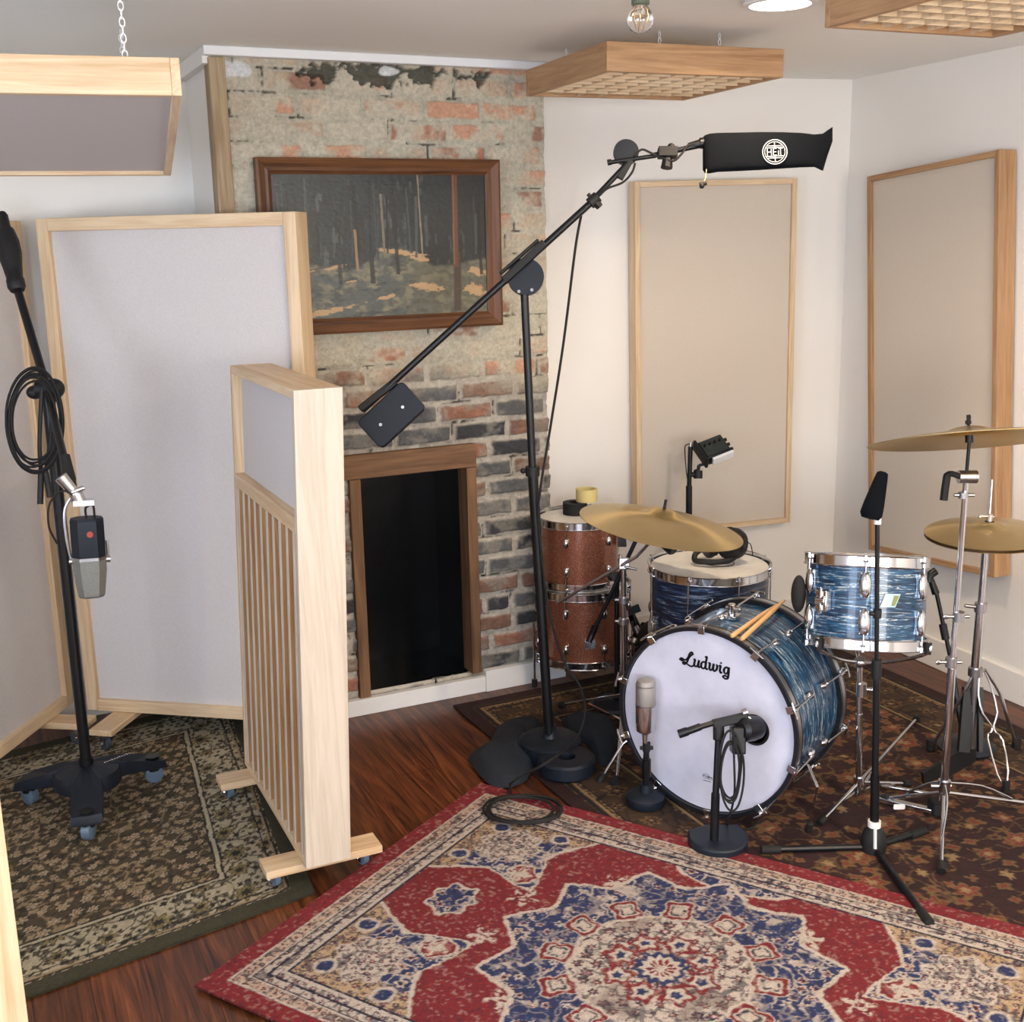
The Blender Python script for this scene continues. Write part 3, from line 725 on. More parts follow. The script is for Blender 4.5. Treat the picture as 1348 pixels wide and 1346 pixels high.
for xx in (.03, SL-.12):
    f = obj('foot', MB().box((xx, -.10, .058), (xx+.085, ST+.10, .0795)), M['ash_y'], t, bevel=.002, world=False)
    for yy in (-.065, ST+.06): caster(t.matrix_basis @ Vector((xx+.042, yy, .058)), 'caster', f, M['wheel'], .023, .3)
# board edge close to the camera, bottom left
e1 = V(38, 1346, 2.0); e0 = V(8, 1130, 2.02)
X = Vector((math.cos(.3), math.sin(.3), 0)); Y = Vector((-X.y, X.x, 0)); bx0 = Vector((e1.x, e1.y, 0))
t = thing('gobo_partition', 'pale wood framed partition whose edge enters at the bottom left corner', 'partition', frame(bx0-X*.9, X, Y, Z))
panel(t, .9, 1.02, .10, .045, M['fabric'], z0=.1); MG = t.matrix_basis
for xx in (.1, .72):
    f = obj('foot', MB().box((xx, -.14, .078), (xx+.085, .24, .099)), M['ash_y'], t, bevel=.002, world=False)
    for yy in (-.10, .20): caster(MG @ Vector((xx+.042, yy, .080)), 'caster', f, M['casterwheel'], .026, 1.)

# ================================================================ CEILING PIECES
P0 = V(240, 126, 2.5); hd = math.radians(8); tl = math.radians(5.5)
Yc_ = Vector((math.sin(hd)*math.cos(tl), math.cos(hd)*math.cos(tl), -math.sin(tl))); Xc = Vector((math.cos(hd), -math.sin(hd), 0)); Zc = Xc.cross(Yc_)
CW, CL, CT = .62, 1.08, .078
t = thing('ceiling_cloud', 'cloth ceiling panel in a pale wood frame hanging from a chain at the upper left', 'acoustic panel', frame(P0-Xc*CW, Xc, Yc_, Zc))
for yy in (0, CL-.02): obj('rail', MB().box((.02, yy, 0), (CW-.02, yy+.02, CT)), M['ash_x'], t, bevel=.002, world=False)
for xx in (0, CW-.02): obj('rail', MB().box((xx, 0, 0), (xx+.02, CL, CT)), M['ash_y'], t, bevel=.002, world=False)
obj('cloth', MB().box((.019, .019, .012), (CW-.019, CL-.019, CT-.01)), M['fabric'], t, world=False, smooth=0)
def chain(p, q, r=.0045, wire=.0011, name='chain', parent=None, mat=None):
    m = MB(); d = q-p; L = d.length; d.normalize(); n = max(2, int(L/(r*2.9))); a, b_, _ = basis(d)
    for k in range(n):
        c = p+d*(L*(k+.5)/n); s_ = a if k % 2 else b_; o2 = b_ if k % 2 else a
        T = frame(c, s_, d*1.75, o2); m.torus(r, wire, T, 10, 5)
    return obj(name, m, mat or M['white'], parent)
ct = V(165, 81, 2.52)
def to_ceil(p): return Vector((p.x, p.y, CEIL-.001))
inv = t.matrix_basis.inverted(); lc = inv @ ct; lc.y = .03; lc.z = CT+.001
for ly in (.03, CL-.03):
    for lx in (lc.x, .1):
        pw = t.matrix_basis @ Vector((lx, ly, CT+.002))
        chain(pw, to_ceil(pw), .0055, .0013, 'chain', t)
def egg_crate(label, P_, X, Y, wx, wy, hgt, nx, ny, hooks):
    t = thing('lattice_diffuser', label, 'ceiling diffuser', frame(P_, X, Y, Vector((0, 0, 1))))
    for yy in (0, wy-.018): obj('side_board', MB().box((.0, yy, 0), (wx, yy+.018, hgt)), M['oak_x'], t, bevel=.002, world=False)
    for xx in (0, wx-.018): obj('side_board', MB().box((xx, .018, 0), (xx+.018, wy-.018, hgt)), M['oak_y'], t, bevel=.002, world=False)
    m = MB()
    for i in range(1, nx): x = .018+(wx-.036)*i/nx; m.box((x-.0022, .018, .004), (x+.0022, wy-.018, .066))
    for j in range(1, ny): y = .018+(wy-.036)*j/ny; m.box((.018, y-.0022, .004), (wx-.018, y+.0022, .0655))
    obj('lattice', m, M['ash_x'], t, world=False, smooth=0)
    for hx, hy in hooks:
        pw = t.matrix_basis @ Vector((hx, hy, .068)); chain(pw, to_ceil(pw), .005, .0012, 'chain', t)
    return t
cz_ = math.radians(-3.5)
egg_crate('square wooden lattice diffuser hanging from the ceiling above the left cymbal', Vector((1.821, 3.158, 2.18)), Vector((math.cos(cz_), math.sin(cz_), 0)), Vector((-math.sin(cz_), math.cos(cz_), 0)), .61, .61, .084, 7, 8, [(.24, .12), (.5, .5), (.1, .5), (.44, .1)])
bl = G(1085, 37, 2.16); br_ = G(1298, 50, 2.16); X = br_-bl; wx = X.length; X.normalize(); Y = Vector((-X.y, X.x, 0))
egg_crate('wooden lattice diffuser cut off by the top right corner of the photo', bl-Y*.6, X, Y, wx+.02, .6, .084, 7, 9, [(.08, .08), (.4, .08), (.08, .5), (.4, .5)])
# bare bulb
D_ = 2.72; bc = V(843, 24, D_); t = thing('bare_bulb', 'clear round filament bulb in a grey green socket above the lattice diffuser', 'light bulb', loc=(bc.x, bc.y, CEIL))
sz = bc.z+.026
obj('socket', MB().lathe([(.017, 0), (.021, .004), (.021, .03), (.03, .034), (.034, CEIL-sz-.001)], Matrix.Translation((bc.x, bc.y, sz)), 24), M['socket'], t)
obj('glass', MB().lathe([(1e-4, -.034), (.012, -.0325), (.022, -.026), (.0285, -.014), (.030, -.002), (.0285, .009), (.022, .019), (.0155, .027), (.0145, .032)], Matrix.Translation(bc), 28, cap=False), M['glassclear'], t)
m = MB()
for k in range(6):
    a = PI*2*k/6; m.tube([bc+Vector((.004*math.cos(a), .004*math.sin(a), .024)), bc+Vector((.013*math.cos(a), .013*math.sin(a), .004)), bc+Vector((.006*math.cos(a+.5), .006*math.sin(a+.5), -.02))], .0007, 5, 3)
obj('filament', m, M['brassy'], t)
lp = G(1027, 4, CEIL-.004); t = thing('recessed_ceiling_light', 'round white recessed ceiling light switched on, top edge of the photo', 'ceiling light', loc=(lp.x, lp.y, CEIL))
obj('rim', MB().ring(.083, .099, -.010, -.0005, Matrix.Translation((lp.x, lp.y, CEIL)), 48), M['white'], t)
obj('diffuser', MB().cyl((lp.x, lp.y, CEIL-.007), (lp.x, lp.y, CEIL-.0015), .084, n=40), M['lamp_on'], t)

# ================================================================ PAINTING
PYp = YC-.055
TL = PY(336, 209, PYp); TR = PY(656, 208, PYp); BR = PY(664, 428, PYp)
x0, x1, z1, z0 = TL.x, (TR.x+BR.x)/2, (TL.z+TR.z)/2, BR.z; print('painting', x0, x1, z0, z1)
t = thing('framed_painting', 'dark forest painting in a brown wooden frame hanging on the brick chimney', 'painting', Matrix.Translation((x0, PYp, z0)))
W_, H_ = x1-x0, z1-z0; fwd = .052
prof = [(0, .035), (0, .0), (.008, -.004), (.018, .002), (.030, .010), (.040, .008), (.046, .014), (fwd, .018), (fwd, .035)]
M['frame_x'] = wood('walnut_frame_x', rgb(112, 72, 42), rgb(66, 40, 24), 'x', .5); M['frame_z'] = wood('walnut_frame_z', rgb(112, 72, 42), rgb(66, 40, 24), 'z', .5)
def mitre(a, b_, inw, mat):
    a = Vector(a); b_ = Vector(b_); d = (b_-a).normalized(); m = MB(); vs = []; n = len(prof)
    for e in (0, 1):
        for o2, dep in prof:
            base = (a+d*o2) if e == 0 else (b_-d*o2); q = base+Vector(inw)*o2; vs.append((q.x, dep, q.z))
    fs = [(i, (i+1) % n, n+(i+1) % n, n+i) for i in range(n)]+[tuple(range(n)), tuple(reversed(range(n, 2*n)))]
    m.add(vs, fs); obj('frame_side', m, mat, t, world=False)
mitre((0, 0, 0), (W_, 0, 0), (0, 0, 1), M['frame_x']); mitre((0, 0, H_), (W_, 0, H_), (0, 0, -1), M['frame_x'])
mitre((0, 0, 0), (0, 0, H_), (1, 0, 0), M['frame_z']); mitre((W_, 0, 0), (W_, 0, H_), (-1, 0, 0), M['frame_z'])
def canvas():
    nx, nz = 340, 220
    U, V_ = np.meshgrid(np.linspace(0, 1, nx), np.linspace(0, 1, nz), indexing='ij')
    n = fbm(U*18, V_*18, 3); n2 = fbm(U*60, V_*60, 7, 3); st = fbm(U*70, V_*6, 9)
    C = np.ones(U.shape+(3,))*np.array(rgb(32, 44, 48)); C = mixc(C, sm(st, .4, .7)*.75, rgb(26, 32, 36)); C = mixc(C, sm(fbm(U*60, V_*9, 29), .56, .72)*sm(fbm(U*9, V_*9, 39), .4, .6)*.6, rgb(92, 100, 96))
    C = mixc(C, sm(U, .5, .9)*.45, rgb(38, 34, 30)); C = C*(.7+.6*n2[..., None])
    gl = .36+.10*np.exp(-((U-.55)/.14)**2)+.03*np.sin(U*14)+.03*(n-.5); g = 1-sm(V_, gl-.01, gl+.02)
    Gd = np.ones(U.shape+(3,))*np.array(rgb(78, 84, 80)); Gd = mixc(Gd, sm(n, .45, .7), rgb(120, 116, 96)); Gd = mixc(Gd, sm(fbm(U*22, V_*30, 17), .55, .68)*.7, rgb(46, 52, 54)); Gd = mixc(Gd, sm(U, .5, .7)*.4, rgb(110, 102, 74)); Gd = Gd*(.75+.5*n2[..., None])
    C = C*(1-g[..., None])+Gd*g[..., None]
    for cx, cz, rx, rz in ((.58, .455, .11, .018), (.66, .41, .05, .02), (.27, .36, .05, .014), (.20, .05, .17, .02), (.70, .20, .08, .03), (.50, .14, .04, .014), (.93, .17, .07, .04), (.34, .26, .03, .008), (.12, .33, .05, .01), (.96, .30, .05, .03)):
        q = np.hypot((U-cx)/rx, (V_-cz-.25*(U-cx)*(-1 if cx > .5 else 1))/rz)+1.6*(fbm(U*40, V_*60, 13)-.5)
        C = mixc(C, (1-sm(q, .8, 1.05))*.9, rgb(186, 152, 110))
    def trunk(C, x, w0, v0, v1, c, k=0):
        q = np.abs(U-x-k*(V_-v0)-.006*(fbm(V_*7+x*9, V_*0+x, 6)-.5))/(w0*(1+.2*(fbm(V_*20, U*0, 5)-.5))); mk = (1-sm(q, .7, 1.1))*(V_ > v0)*(V_ < v1)
        return mixc(C, mk*.92, c)
    rs = np.random.RandomState(4)
    for i in range(22):
        C = trunk(C, rs.rand(), .003+.004*rs.rand(), .40+.06*rs.rand(), .7+.3*rs.rand(), rgb(*(rs.choice([14, 20, 22, 56, 70], 1)[0]+np.array([0, 6, 8]))), (rs.rand()-.5)*.05)
    for x, w0, v0, v1, c in ((.37, .007, .33, .62, rgb(150, 120, 84)), (.56, .010, .30, 1, rgb(24, 30, 32)), (.68, .004, .42, 1, rgb(140, 128, 104)), (.50, .006, .42, .86, rgb(118, 110, 92)), (.44, .012, .24, .45, rgb(30, 36, 38)), (.29, .010, .24, .40, rgb(30, 36, 38)), (.97, .009, .28, .8, rgb(28, 26, 26))):
        C = trunk(C, x, w0, v0, v1, c, -.02)
    C = trunk(C, .845, .020, .02, .45, rgb(66, 50, 40), .012); C = trunk(C, .842, .015, .34, 1, rgb(104, 66, 44), .008)
    C = trunk(C, .835, .003, .36, 1, rgb(140, 92, 62), .008)
    X_ = fwd-.004+U*(W_-2*fwd+.008); Z_ = fwd-.004+V_*(H_-2*fwd+.008)
    return np.stack([X_, .0225+0*X_+.0006*n2, Z_], -1), C
Pp, Cp = canvas(); grid_obj('canvas', Pp, Cp, M['paint'], t, skirt=(0, .012, 0))

# ================================================================ STANDS AND MICROPHONES
UP = Vector((0, 0, 1))
def floorp(px, py, z=.009): return G(px, py, z)
def cable(label, pts, r, cat='cable', group=None, loc=None, mat=None, sm_=6, name='cable'):
    pts = [Vector(p) for p in pts]
    return solo(name, MB().tube(pts, r, 7, sm_), mat or M['rubber'], label, cat, loc or pts[-1], group)
def coil_pts(c, ex, ey, a, b_, turns, jit=.1, ph=0, n=14, rise=None):
    out = []; rr = random.Random(5)
    for i in range(int(turns*n)+1):
        t = 2*PI*i/n+ph; k = 1+jit*math.sin(i*.45+ph)+jit*.5*math.sin(i*.17)
        p = c+ex*(a*k*math.cos(t))+ey*(b_*k*math.sin(t))
        if rise is not None: p = p+rise*(i/(turns*n)+.15*math.sin(t*3))
        out.append(p)
    return out

# ---- left studio stand on castors
bpts = [G(28, 1060), G(216, 1027), G(118, 1115)]; hub = (bpts[0]+bpts[1]+bpts[2])/3; hub = Vector((A(113, 1000, hub).x, A(113, 1000, hub).y, 0))
hub = Vector((hub.x, hub.y, 0)); top0 = .135
t = thing('studio_microphone_stand', 'heavy black boom stand on a three-armed castor base, standing on the olive rug at left', 'microphone stand', loc=hub)
m = MB()
# star shaped body
n = 60; prof = []
dirs = [(p-hub) for p in bpts]; angs = [math.atan2(d.y, d.x) for d in dirs]; lens = [d.length for d in dirs]
for k in range(n*2):
    a = 2*PI*k/(2*n); r = .10
    for an, ln in zip(angs, lens):
        da = abs((a-an+PI) % (2*PI)-PI); wdt = .046
        lim = wdt/max(math.sin(da), 1e-3) if da < PI/2 else 1e9
        if da < PI/2: r = max(r, min(ln-.005, wdt/max(math.sin(da), wdt/(ln-.005))))
    prof.append((r*math.cos(a), r*math.sin(a)))
vs = []; N2 = 2*n
lay = [(1.0, -.045), (1.0, -.02), (.93, .0), (.6, .012), (.25, .018)]
for sc_, dz in lay:
    for x, y in prof:
        rr = math.hypot(x, y); f = 1-sc_; q = max(rr-f*.09 if sc_ > .9 else rr*sc_, .01); drop = -.05*max(0, (rr-.12))/.14 if dz > -.03 else -.03*max(0, (rr-.12))/.14
        vs.append((x/rr*q, y/rr*q, top0+dz+(drop if sc_ > .5 else drop*.3)))
fs = [tuple(reversed(range(N2)))]+[(i*N2+k, i*N2+(k+1) % N2, (i+1)*N2+(k+1) % N2, (i+1)*N2+k) for i in range(len(lay)-1) for k in range(N2)]+[tuple((len(lay)-1)*N2+k for k in range(N2))]
m.add(vs, fs, Matrix.Translation(hub)); ob = obj('base', m, M['navy'], t, smooth=50)
m = MB(); q0_ = A(125, 1010, hub)
dn = (angs[1]); e = Vector((math.cos(dn), math.sin(dn), 0)); f_ = Vector((-e.y, e.x, 0))
for k in range(11): m.box((k*.0085, 0, 0), (k*.0085+.005, .007 if k % 3 else .010, .0012), frame(hub+e*.045-f_*.03+UP*(top0+.0125), e, f_, UP))
obj('maker_lettering', m, M['silver'], ob)
for p_, an in zip(bpts, angs):
    d = (Vector((p_.x, p_.y, 0))-hub).normalized(); c = hub+d*((Vector((p_.x, p_.y, 0))-hub).length-.035)
    m = MB().cyl(c+UP*.05, c+UP*.098, .022, n=16); cs = obj('caster', m, M['black'], t)
    ax = Vector((math.cos(an+1.2), math.sin(an+1.2), 0)); w0 = c+UP*.037
    m = MB(); m.lathe([(.02, -.016), (.029, -.012), (.029, .012), (.02, .016)], axis_frame(w0, ax), 22); obj('wheel', m, M['wheel'], cs)
pb = hub+UP*(top0+.01); pk = A(62, 515, hub)
obj('pole', MB().cyl(pb, pk, .0165, n=20), M['black'], t)
obj('pole_collar', MB().cyl(pb, pb+UP*.03, .021, n=20), M['black'], t)
Dk = depth(pk)
bh = V(22, 378, Dk+.10); gt = V(6, 300, Dk+.14); bl_ = V(93, 640, Dk-.30); kn = V(62, 512, Dk)
obj('clutch', MB().cyl(kn-rt*.028, kn+rt*.028, .026, n=18).ball(kn+rt*.02, .03).ball(kn-rt*.035-up*.01, (.024, .02, .02)), M['blackm'], t)
dirb = (bl_-gt).normalized()
obj('boom', MB().cyl(V(24, 384, Dk+.10), kn, .0125, n=16).cyl(kn, bl_, .011, n=16), M['black'], t)
m = MB(); Lg = (bh-gt).length
m.lathe([(.012, -.05), (.017, -.04), (.018, 0), (.026, .01), (.034, .05), (.034, .09), (.028, .13), (.0235, Lg*.86), (.026, Lg*.88), (.026, Lg), (.02, Lg+.012)], axis_frame(gt, bh-gt), 22)
obj('counterweight', m, M['blackm'], t)
# mic swivel
sw0 = V(91, 632, Dk-.3); m = MB(); m.cyl(V(86, 600, Dk-.28), sw0, .012, .018).cyl(sw0, V(97, 642, Dk-.3), .018, .009); obj('boom_end', m, M['blackm'], t)
# cable coil on the stand
c = V(47, 572, Dk-.06)
cp = coil_pts(c, rt, up, .068, .130, 7, .30, 1.2, 14, fw*-.02)
cable('black microphone cable coiled and hung on the clutch of the wheeled stand', cp, .0034, loc=c)
m = MB()
m.tube([V(55, 512, Dk-.05), V(52, 580, Dk-.05), V(54, 625, Dk-.045)], .006, 7); m.cyl(V(54, 622, Dk-.045), V(53, 664, Dk-.045), .0085)
m.tube([V(72, 515, Dk-.05), V(66, 580, Dk-.05), V(60, 625, Dk-.045)], .006, 7); m.cyl(V(60, 622, Dk-.045), V(66, 655, Dk-.045), .0085)
obj('cable_tie', m, M['blackm'], t)
# ribbon microphone
Dm = Dk-.30; mc = V(117, 728, Dm); mx_ = (rt*math.cos(.35)+fw*math.sin(.35)).normalized(); mu = (UP*.995+rt*-.04).normalized(); my = mu.cross(mx_)
t = thing('ribbon_microphone', 'vintage grey ribbon microphone hanging from the wheeled stand on a silver yoke', 'microphone', frame(mc, mx_, my, mu))
k = Dm/F; hw = 21*k
def octa(w_, d_): c = .35; return [(-w_, -d_*c), (-w_*.55, -d_), (w_*.55, -d_), (w_, -d_*c), (w_, d_*c), (w_*.55, d_), (-w_*.55, d_), (-w_, d_*c)]
def loft(sec, Mx=None):
    m = MB(); n = len(sec[0][0]); vs = []
    for poly, z in sec: vs += [(x, y, z) for x, y in poly]
    fs = [tuple(reversed(range(n)))]+[(i*n+j, i*n+(j+1) % n, (i+1)*n+(j+1) % n, (i+1)*n+j) for i in range(len(sec)-1) for j in range(n)]+[tuple((len(sec)-1)*n+j for j in range(n))]
    return m.add(vs, fs, Mx)
obj('upper_case', loft([(octa(hw*.98, .030), -.012), (octa(hw, .032), .0), (octa(hw, .032), .088), (octa(hw*.93, .028), .094)]), M['navy'], t, world=False, smooth=20)
obj('grille', loft([(octa(hw*.72, .024), -.118), (octa(hw*.80, .028), -.112), (octa(hw*1.0, .033), -.045), (octa(hw*1.0, .033), -.0125)]), plain('perforated_grey', rgb(128, 130, 126), .5, .4, (320, .0015, 1), var=300), t, world=False, smooth=20)
obj('band', loft([(octa(hw*1.03, .035), -.016), (octa(hw*1.03, .035), -.008)]), M['steel'], t, world=False, smooth=20)
obj('emblem', MB().cyl((.006, -.0305, .055), (.006, -.0345, .055), .008, n=16), M['red'], t, world=False, label='small round red emblem')
m = MB(); m.tube([(-hw*1.05, 0, -.02), (-hw*1.25, 0, .05), (-hw*1.2, 0, .12), (-hw*.5, 0, .165)], .004, 8); m.tube([(hw*1.08, 0, -.02), (hw*1.12, 0, .0), (hw*1.1, 0, .03)], .004, 8)
m.cyl((-hw*1.2, 0, -.02), (-hw*.98, 0, -.02), .008); m.cyl((hw*.98, 0, -.02), (hw*1.25, 0, -.02), .009)
obj('yoke', m, M['steel'], t, world=False)
m = MB(); m.cyl((-.02, 0, .155), (-.055, 0, .205), .013, .017); m.cyl((-.012, 0, .13), (-.022, 0, .16), .018); m.box((-.03, -.018, .128), (.022, .018, .142)); m.cyl((-.03, -.01, .165), (.0, -.01, .175), .006)
obj('swivel', m, M['silver'], t, world=False)
m = MB(); m.tube([(.0, 0, .094), (.0, .0, .12), (.018, 0, .125), (.02, 0, .094)], .0035, 6); m.tube([(-.012, -.01, .14), (-.05, -.01, .17), (-.085, -.01, .14), (-.092, -.01, .08), (-.075, 0, .03)], .003, 6)
obj('lead', m, M['rubber'], t, world=False)

# ---- big boom stand over the kit
B0 = floorp(724, 995); B0.z = 0
t = thing('boom_microphone_stand', 'tall black boom stand with square counterweight, reaching over the drum kit', 'microphone stand', loc=B0)
Dp = depth(B0)
pb = V(724, 985, Dp-.02); pc = V(701, 620, depth(A(701, 620, B0))); pt_ = V(689, 392, depth(A(689, 392, B0)))
bw = G(738, 1020, .0); bw.z = .012
m = MB(); m.lathe([(.10, 0), (.105, .01), (.105, .055), (.09, .065), (.03, .068), (.018, .11)], Matrix.Translation(B0+UP*.012), 36); obj('base', m, M['navy'], t)
obj('lower_pole', MB().cyl(pb, pc, .0165, n=20), M['black'], t); obj('upper_pole', MB().cyl(pc, V(690, 378, depth(pt_)), .0125, n=20), M['black'], t)
obj('clutch', MB().cyl(pc-UP*.016, pc+UP*.014, .023, n=20).cyl(pc+rt*.015, pc-rt*.03, .007).ball(pc-rt*.03, .009), M['blackm'], t)
Db = depth(pt_); NB = -fw
piv = V(692, 365, Db); b0_ = V(478, 541, Db+.03); b1_ = V(826, 217, Db-.03)
k = Db/F; bd_ = (b1_-b0_).normalized(); bn = bd_.cross(fw).normalized()
if bn.dot(up) < 0: bn = -bn
obj('boom', MB().cyl(b0_-fw*.02, V(782, 265, Db-.02)-fw*.02, .0105, n=16).cyl(V(775, 271, Db-.02)-fw*.02, b1_-fw*.02, .0085, n=16), M['black'], t)
m = MB(); m.cyl(piv-fw*.012, piv+fw*.012, 24*k, n=36); obj('pivot_disc', m, M['navy'], t)
m = MB(); m.box((-.012, -.016, -.085), (.012, .016, .085), axis_frame(V(690, 347, Db)-fw*.02, bd_, fw)); m.bar(V(662, 366, Db)-fw*.02+bn*.012, V(712, 322, Db)-fw*.02+bn*.012, .010, .020, fw)
obj('boom_sleeve', m, M['blackm'], t, bevel=.003)
for q in ((683, 385), (700, 383)): obj('bolt', MB().cyl(V(*q, Db)-fw*.016, V(*q, Db)-fw*.010, .005), M['steel'], t)
cw = V(515, 546, Db+.03); Tc = frame(cw, bd_, bn, -fw)
def rrect(w_, h, r, n=5):
    out = []
    for cx, cy, a0 in ((w_-r, h-r, 0), (-w_+r, h-r, 90), (-w_+r, -h+r, 180), (w_-r, -h+r, 270)):
        for i in range(n+1): a = math.radians(a0+90*i/n); out.append((cx+r*math.cos(a), cy+r*math.sin(a)))
    return out
cwt = obj('counterweight', MB().prism(rrect(41*k, 24*k, 7*k), -.022, .022, frame(V(516, 547, Db+.03), bd_, bn, -fw)), M['navy'], t, bevel=.003)
m = MB(); m.bar(V(475, 540, Db+.03)-fw*.02, V(522, 503, Db+.03)-fw*.02, .022, .03, fw); obj('weight_clamp', m, M['blackm'], t, bevel=.003)
for q in ((502, 560), (531, 537)): obj('bolt', MB().cyl(V(*q, Db+.03)-fw*.021, V(*q, Db+.03)-fw*.026, .005), M['steel'], cwt)
m = MB(); kn = V(781, 266, Db-.02)-fw*.02; m.cyl(kn-bd_*.016, kn+bd_*.016, .018, n=14); m.cyl(kn-bn*.01, kn-bn*.028, .014, .011, n=8); m.cyl(kn+bn*.01, kn+bn*.026, .006); obj('boom_clutch', m, M['blackm'], t)
D2 = Db-.03
m = MB(); m.cyl(V(824, 201, D2)-fw*.01, V(824, 201, D2)+fw*.008, 16.5*k, n=32); obj('swivel_disc', m, M['navy'], t)
m = MB(); m.cyl(V(800, 217, D2)-fw*.022, V(862, 208, D2)-fw*.022, .0065).cyl(V(860, 207, D2)-fw*.02, V(926, 193, D2)-fw*.02, .008); m.cyl(V(799, 217, D2)-fw*.022, V(804, 216, D2)-fw*.022, .009); obj('arm', m, M['black'], t)
m = MB(); c_ = V(878, 205, D2)-fw*.02; m.box((-.03, -.012, -.02), (.028, .018, .02), frame(c_, rt, up, -fw)); m.cyl(c_-up*.005, c_-up*.045+rt*-.004, .014, .019, n=8); m.ball(c_+up*.02+rt*.01, .012)
obj('arm_clamp', m, M['blackm'], t, bevel=.002)
obj('swivel_link', MB().bar(V(815, 238, D2)-fw*.02, V(829, 213, D2)-fw*.02, .02, .014, fw), M['blackm'], t, bevel=.002)
m = MB(); m.cyl(V(905, 195, D2)-fw*.02, V(930, 190, D2)-fw*.02, .009, .016, n=16); m.cyl(V(920, 191.5, D2)-fw*.02, V(940, 189, D2)-fw*.02, .0165, n=16); obj('mic_holder', m, M['black'], t)
m = MB(); m.tube([V(835, 205, D2-.03), V(845, 197, D2-.03), V(858, 202, D2-.03), V(870, 207, D2-.03), V(886, 212, D2-.035), V(897, 203, D2-.035), V(905, 192, D2-.03), V(915, 189, D2-.03)], .0035, 7); m.tube([V(836, 215, D2-.03), V(832, 227, D2-.03), V(820, 240, D2-.03), V(800, 248, D2-.03), V(790, 257, D2-.03)], .0035, 7)
obj('mic_lead', m, M['rubber'], t)
# hanging cable, then coil on the floor
cf = G(690, 1066, .03)
pts = [V(765, 284, Db-.01), V(757, 330, Db), V(742, 450, Db+.06), V(725, 560, Db+.1), V(712, 640, Db+.10), V(709, 690, Db+.14), V(722, 800, Db+.20), V(742, 870, Db+.25), V(764, 905, Db+.25), V(770, 940, Db+.22), V(757, 975, Db+.16)]
pts += [G(722, 1003, .14), G(690, 1020, .09), G(672, 1032, .05)]
pts += [G(672, 1034, .03)]
ex = (G(740, 1066, .02)-G(640, 1066, .02)); ex.normalize(); ey = Vector((-ex.y, ex.x, 0))
cc = G(690, 1066, .025)
pts += coil_pts(Vector((cc.x, cc.y, .022)), ex, ey, .105, .085, 4.6, .15, 2.0, 12, UP*.012)
cable('black cable dropping from the tall boom and coiled on the corner of the red rug', pts, .0042, loc=(cc.x, cc.y, .015))
# covered microphone at the end of the boom
DM = D2-.02; km = DM/F
st = [(925, 181, 224, .3), (928, 178, 228, .7), (934, 176, 228.5, .95), (945, 175, 226.5, 1), (970, 174.5, 225.5, 1.05), (1000, 173.8, 224, 1.05), (1030, 174, 222, 1.0), (1055, 175, 220.5, .85), (1072, 177, 220, .6), (1083, 176, 224, .35), (1090, 171, 225, .15), (1096, 167, 205, .06)]
t = thing('covered_microphone', 'microphone under a black cloth cover with white round emblem, on the tall boom', 'microphone', loc=V(1010, 200, DM))
vs = []; nn = 20; th0 = .034
for px, ya, yb, f in st:
    for j in range(nn):
        a = 2*PI*j/nn; ca, sa = math.cos(a), math.sin(a); e_ = .55
        y = (ya+yb)/2-(yb-ya)/2*math.copysign(abs(sa)**e_, sa); d = th0*f*math.copysign(abs(ca)**e_, ca)
        xx = px+(3 if px > 1080 and sa < -.3 else 0)*-2.2*(1 if px > 1085 else .4)
        vs.append(V(xx, y, DM+d+.003*math.sin(px*.13+j)*f))
fs = [(i*nn+j, i*nn+(j+1) % nn, (i+1)*nn+(j+1) % nn, (i+1)*nn+j) for i in range(len(st)-1) for j in range(nn)]+[tuple(range(nn)), tuple((len(st)-1)*nn+j for j in range(nn))]
obj('cloth_cover', MB().add(vs, fs), M['cloth_black'], t, smooth=60)
m = MB(); m.tube([V(930, 222, DM-.02), V(929, 233, DM-.02), V(926, 241, DM-.02)], .0012, 5); obj('drawstring', m, M['cream'], t)
m = MB(); m.cyl(V(921, 243, DM-.02), V(930, 241, DM-.02), .0065, n=10).ball(V(924, 245, DM-.02), .008); obj('cord_lock', m, M['blackm'], t)
# emblem: ring with letters inside
ec = V(1020, 200, DM-th0*1.03-.0015); TE = frame(ec, (rt*.996-fw*.0+up*.05).normalized(), (up*.996-rt*.05).normalized(), -fw); u_ = 16.5*km
m = MB(); m.ring(u_*.93, u_*.99, 0, .0012, TE, 40); m.ring(u_*.78, u_*.82, 0, .0012, TE, 40)
def seg(x0, y0, x1, y1, w_=.06): m.box((x0*u_-(w_*u_/2 if x0 == x1 else 0), y0*u_-(w_*u_/2 if y0 == y1 else 0), 0), (x1*u_+(w_*u_/2 if x0 == x1 else 0), y1*u_+(w_*u_/2 if y0 == y1 else 0), .0012), TE)
for y in (.34, -.34): seg(-.66, y, .66, y)
seg(0, .34, 0, .76); seg(0, -.76, 0, -.34); seg(-.56, .48, .56, .48, .05); seg(-.56, -.48, .56, -.48, .05)
seg(-.6, -.26, -.6, .26); seg(-.28, -.26, -.28, .26); seg(-.6, 0, -.28, 0)
seg(-.12, -.26, -.12, .26); seg(-.12, .26, .14, .26); seg(-.12, 0, .12, 0); seg(-.12, -.26, .14, -.26)
seg(.28, .26, .62, .26); seg(.45, -.26, .45, .26); seg(.28, -.26, .28, .1)
obj('emblem', m, M['logo_white'], t, smooth=0, label='white circular emblem printed on the cover')
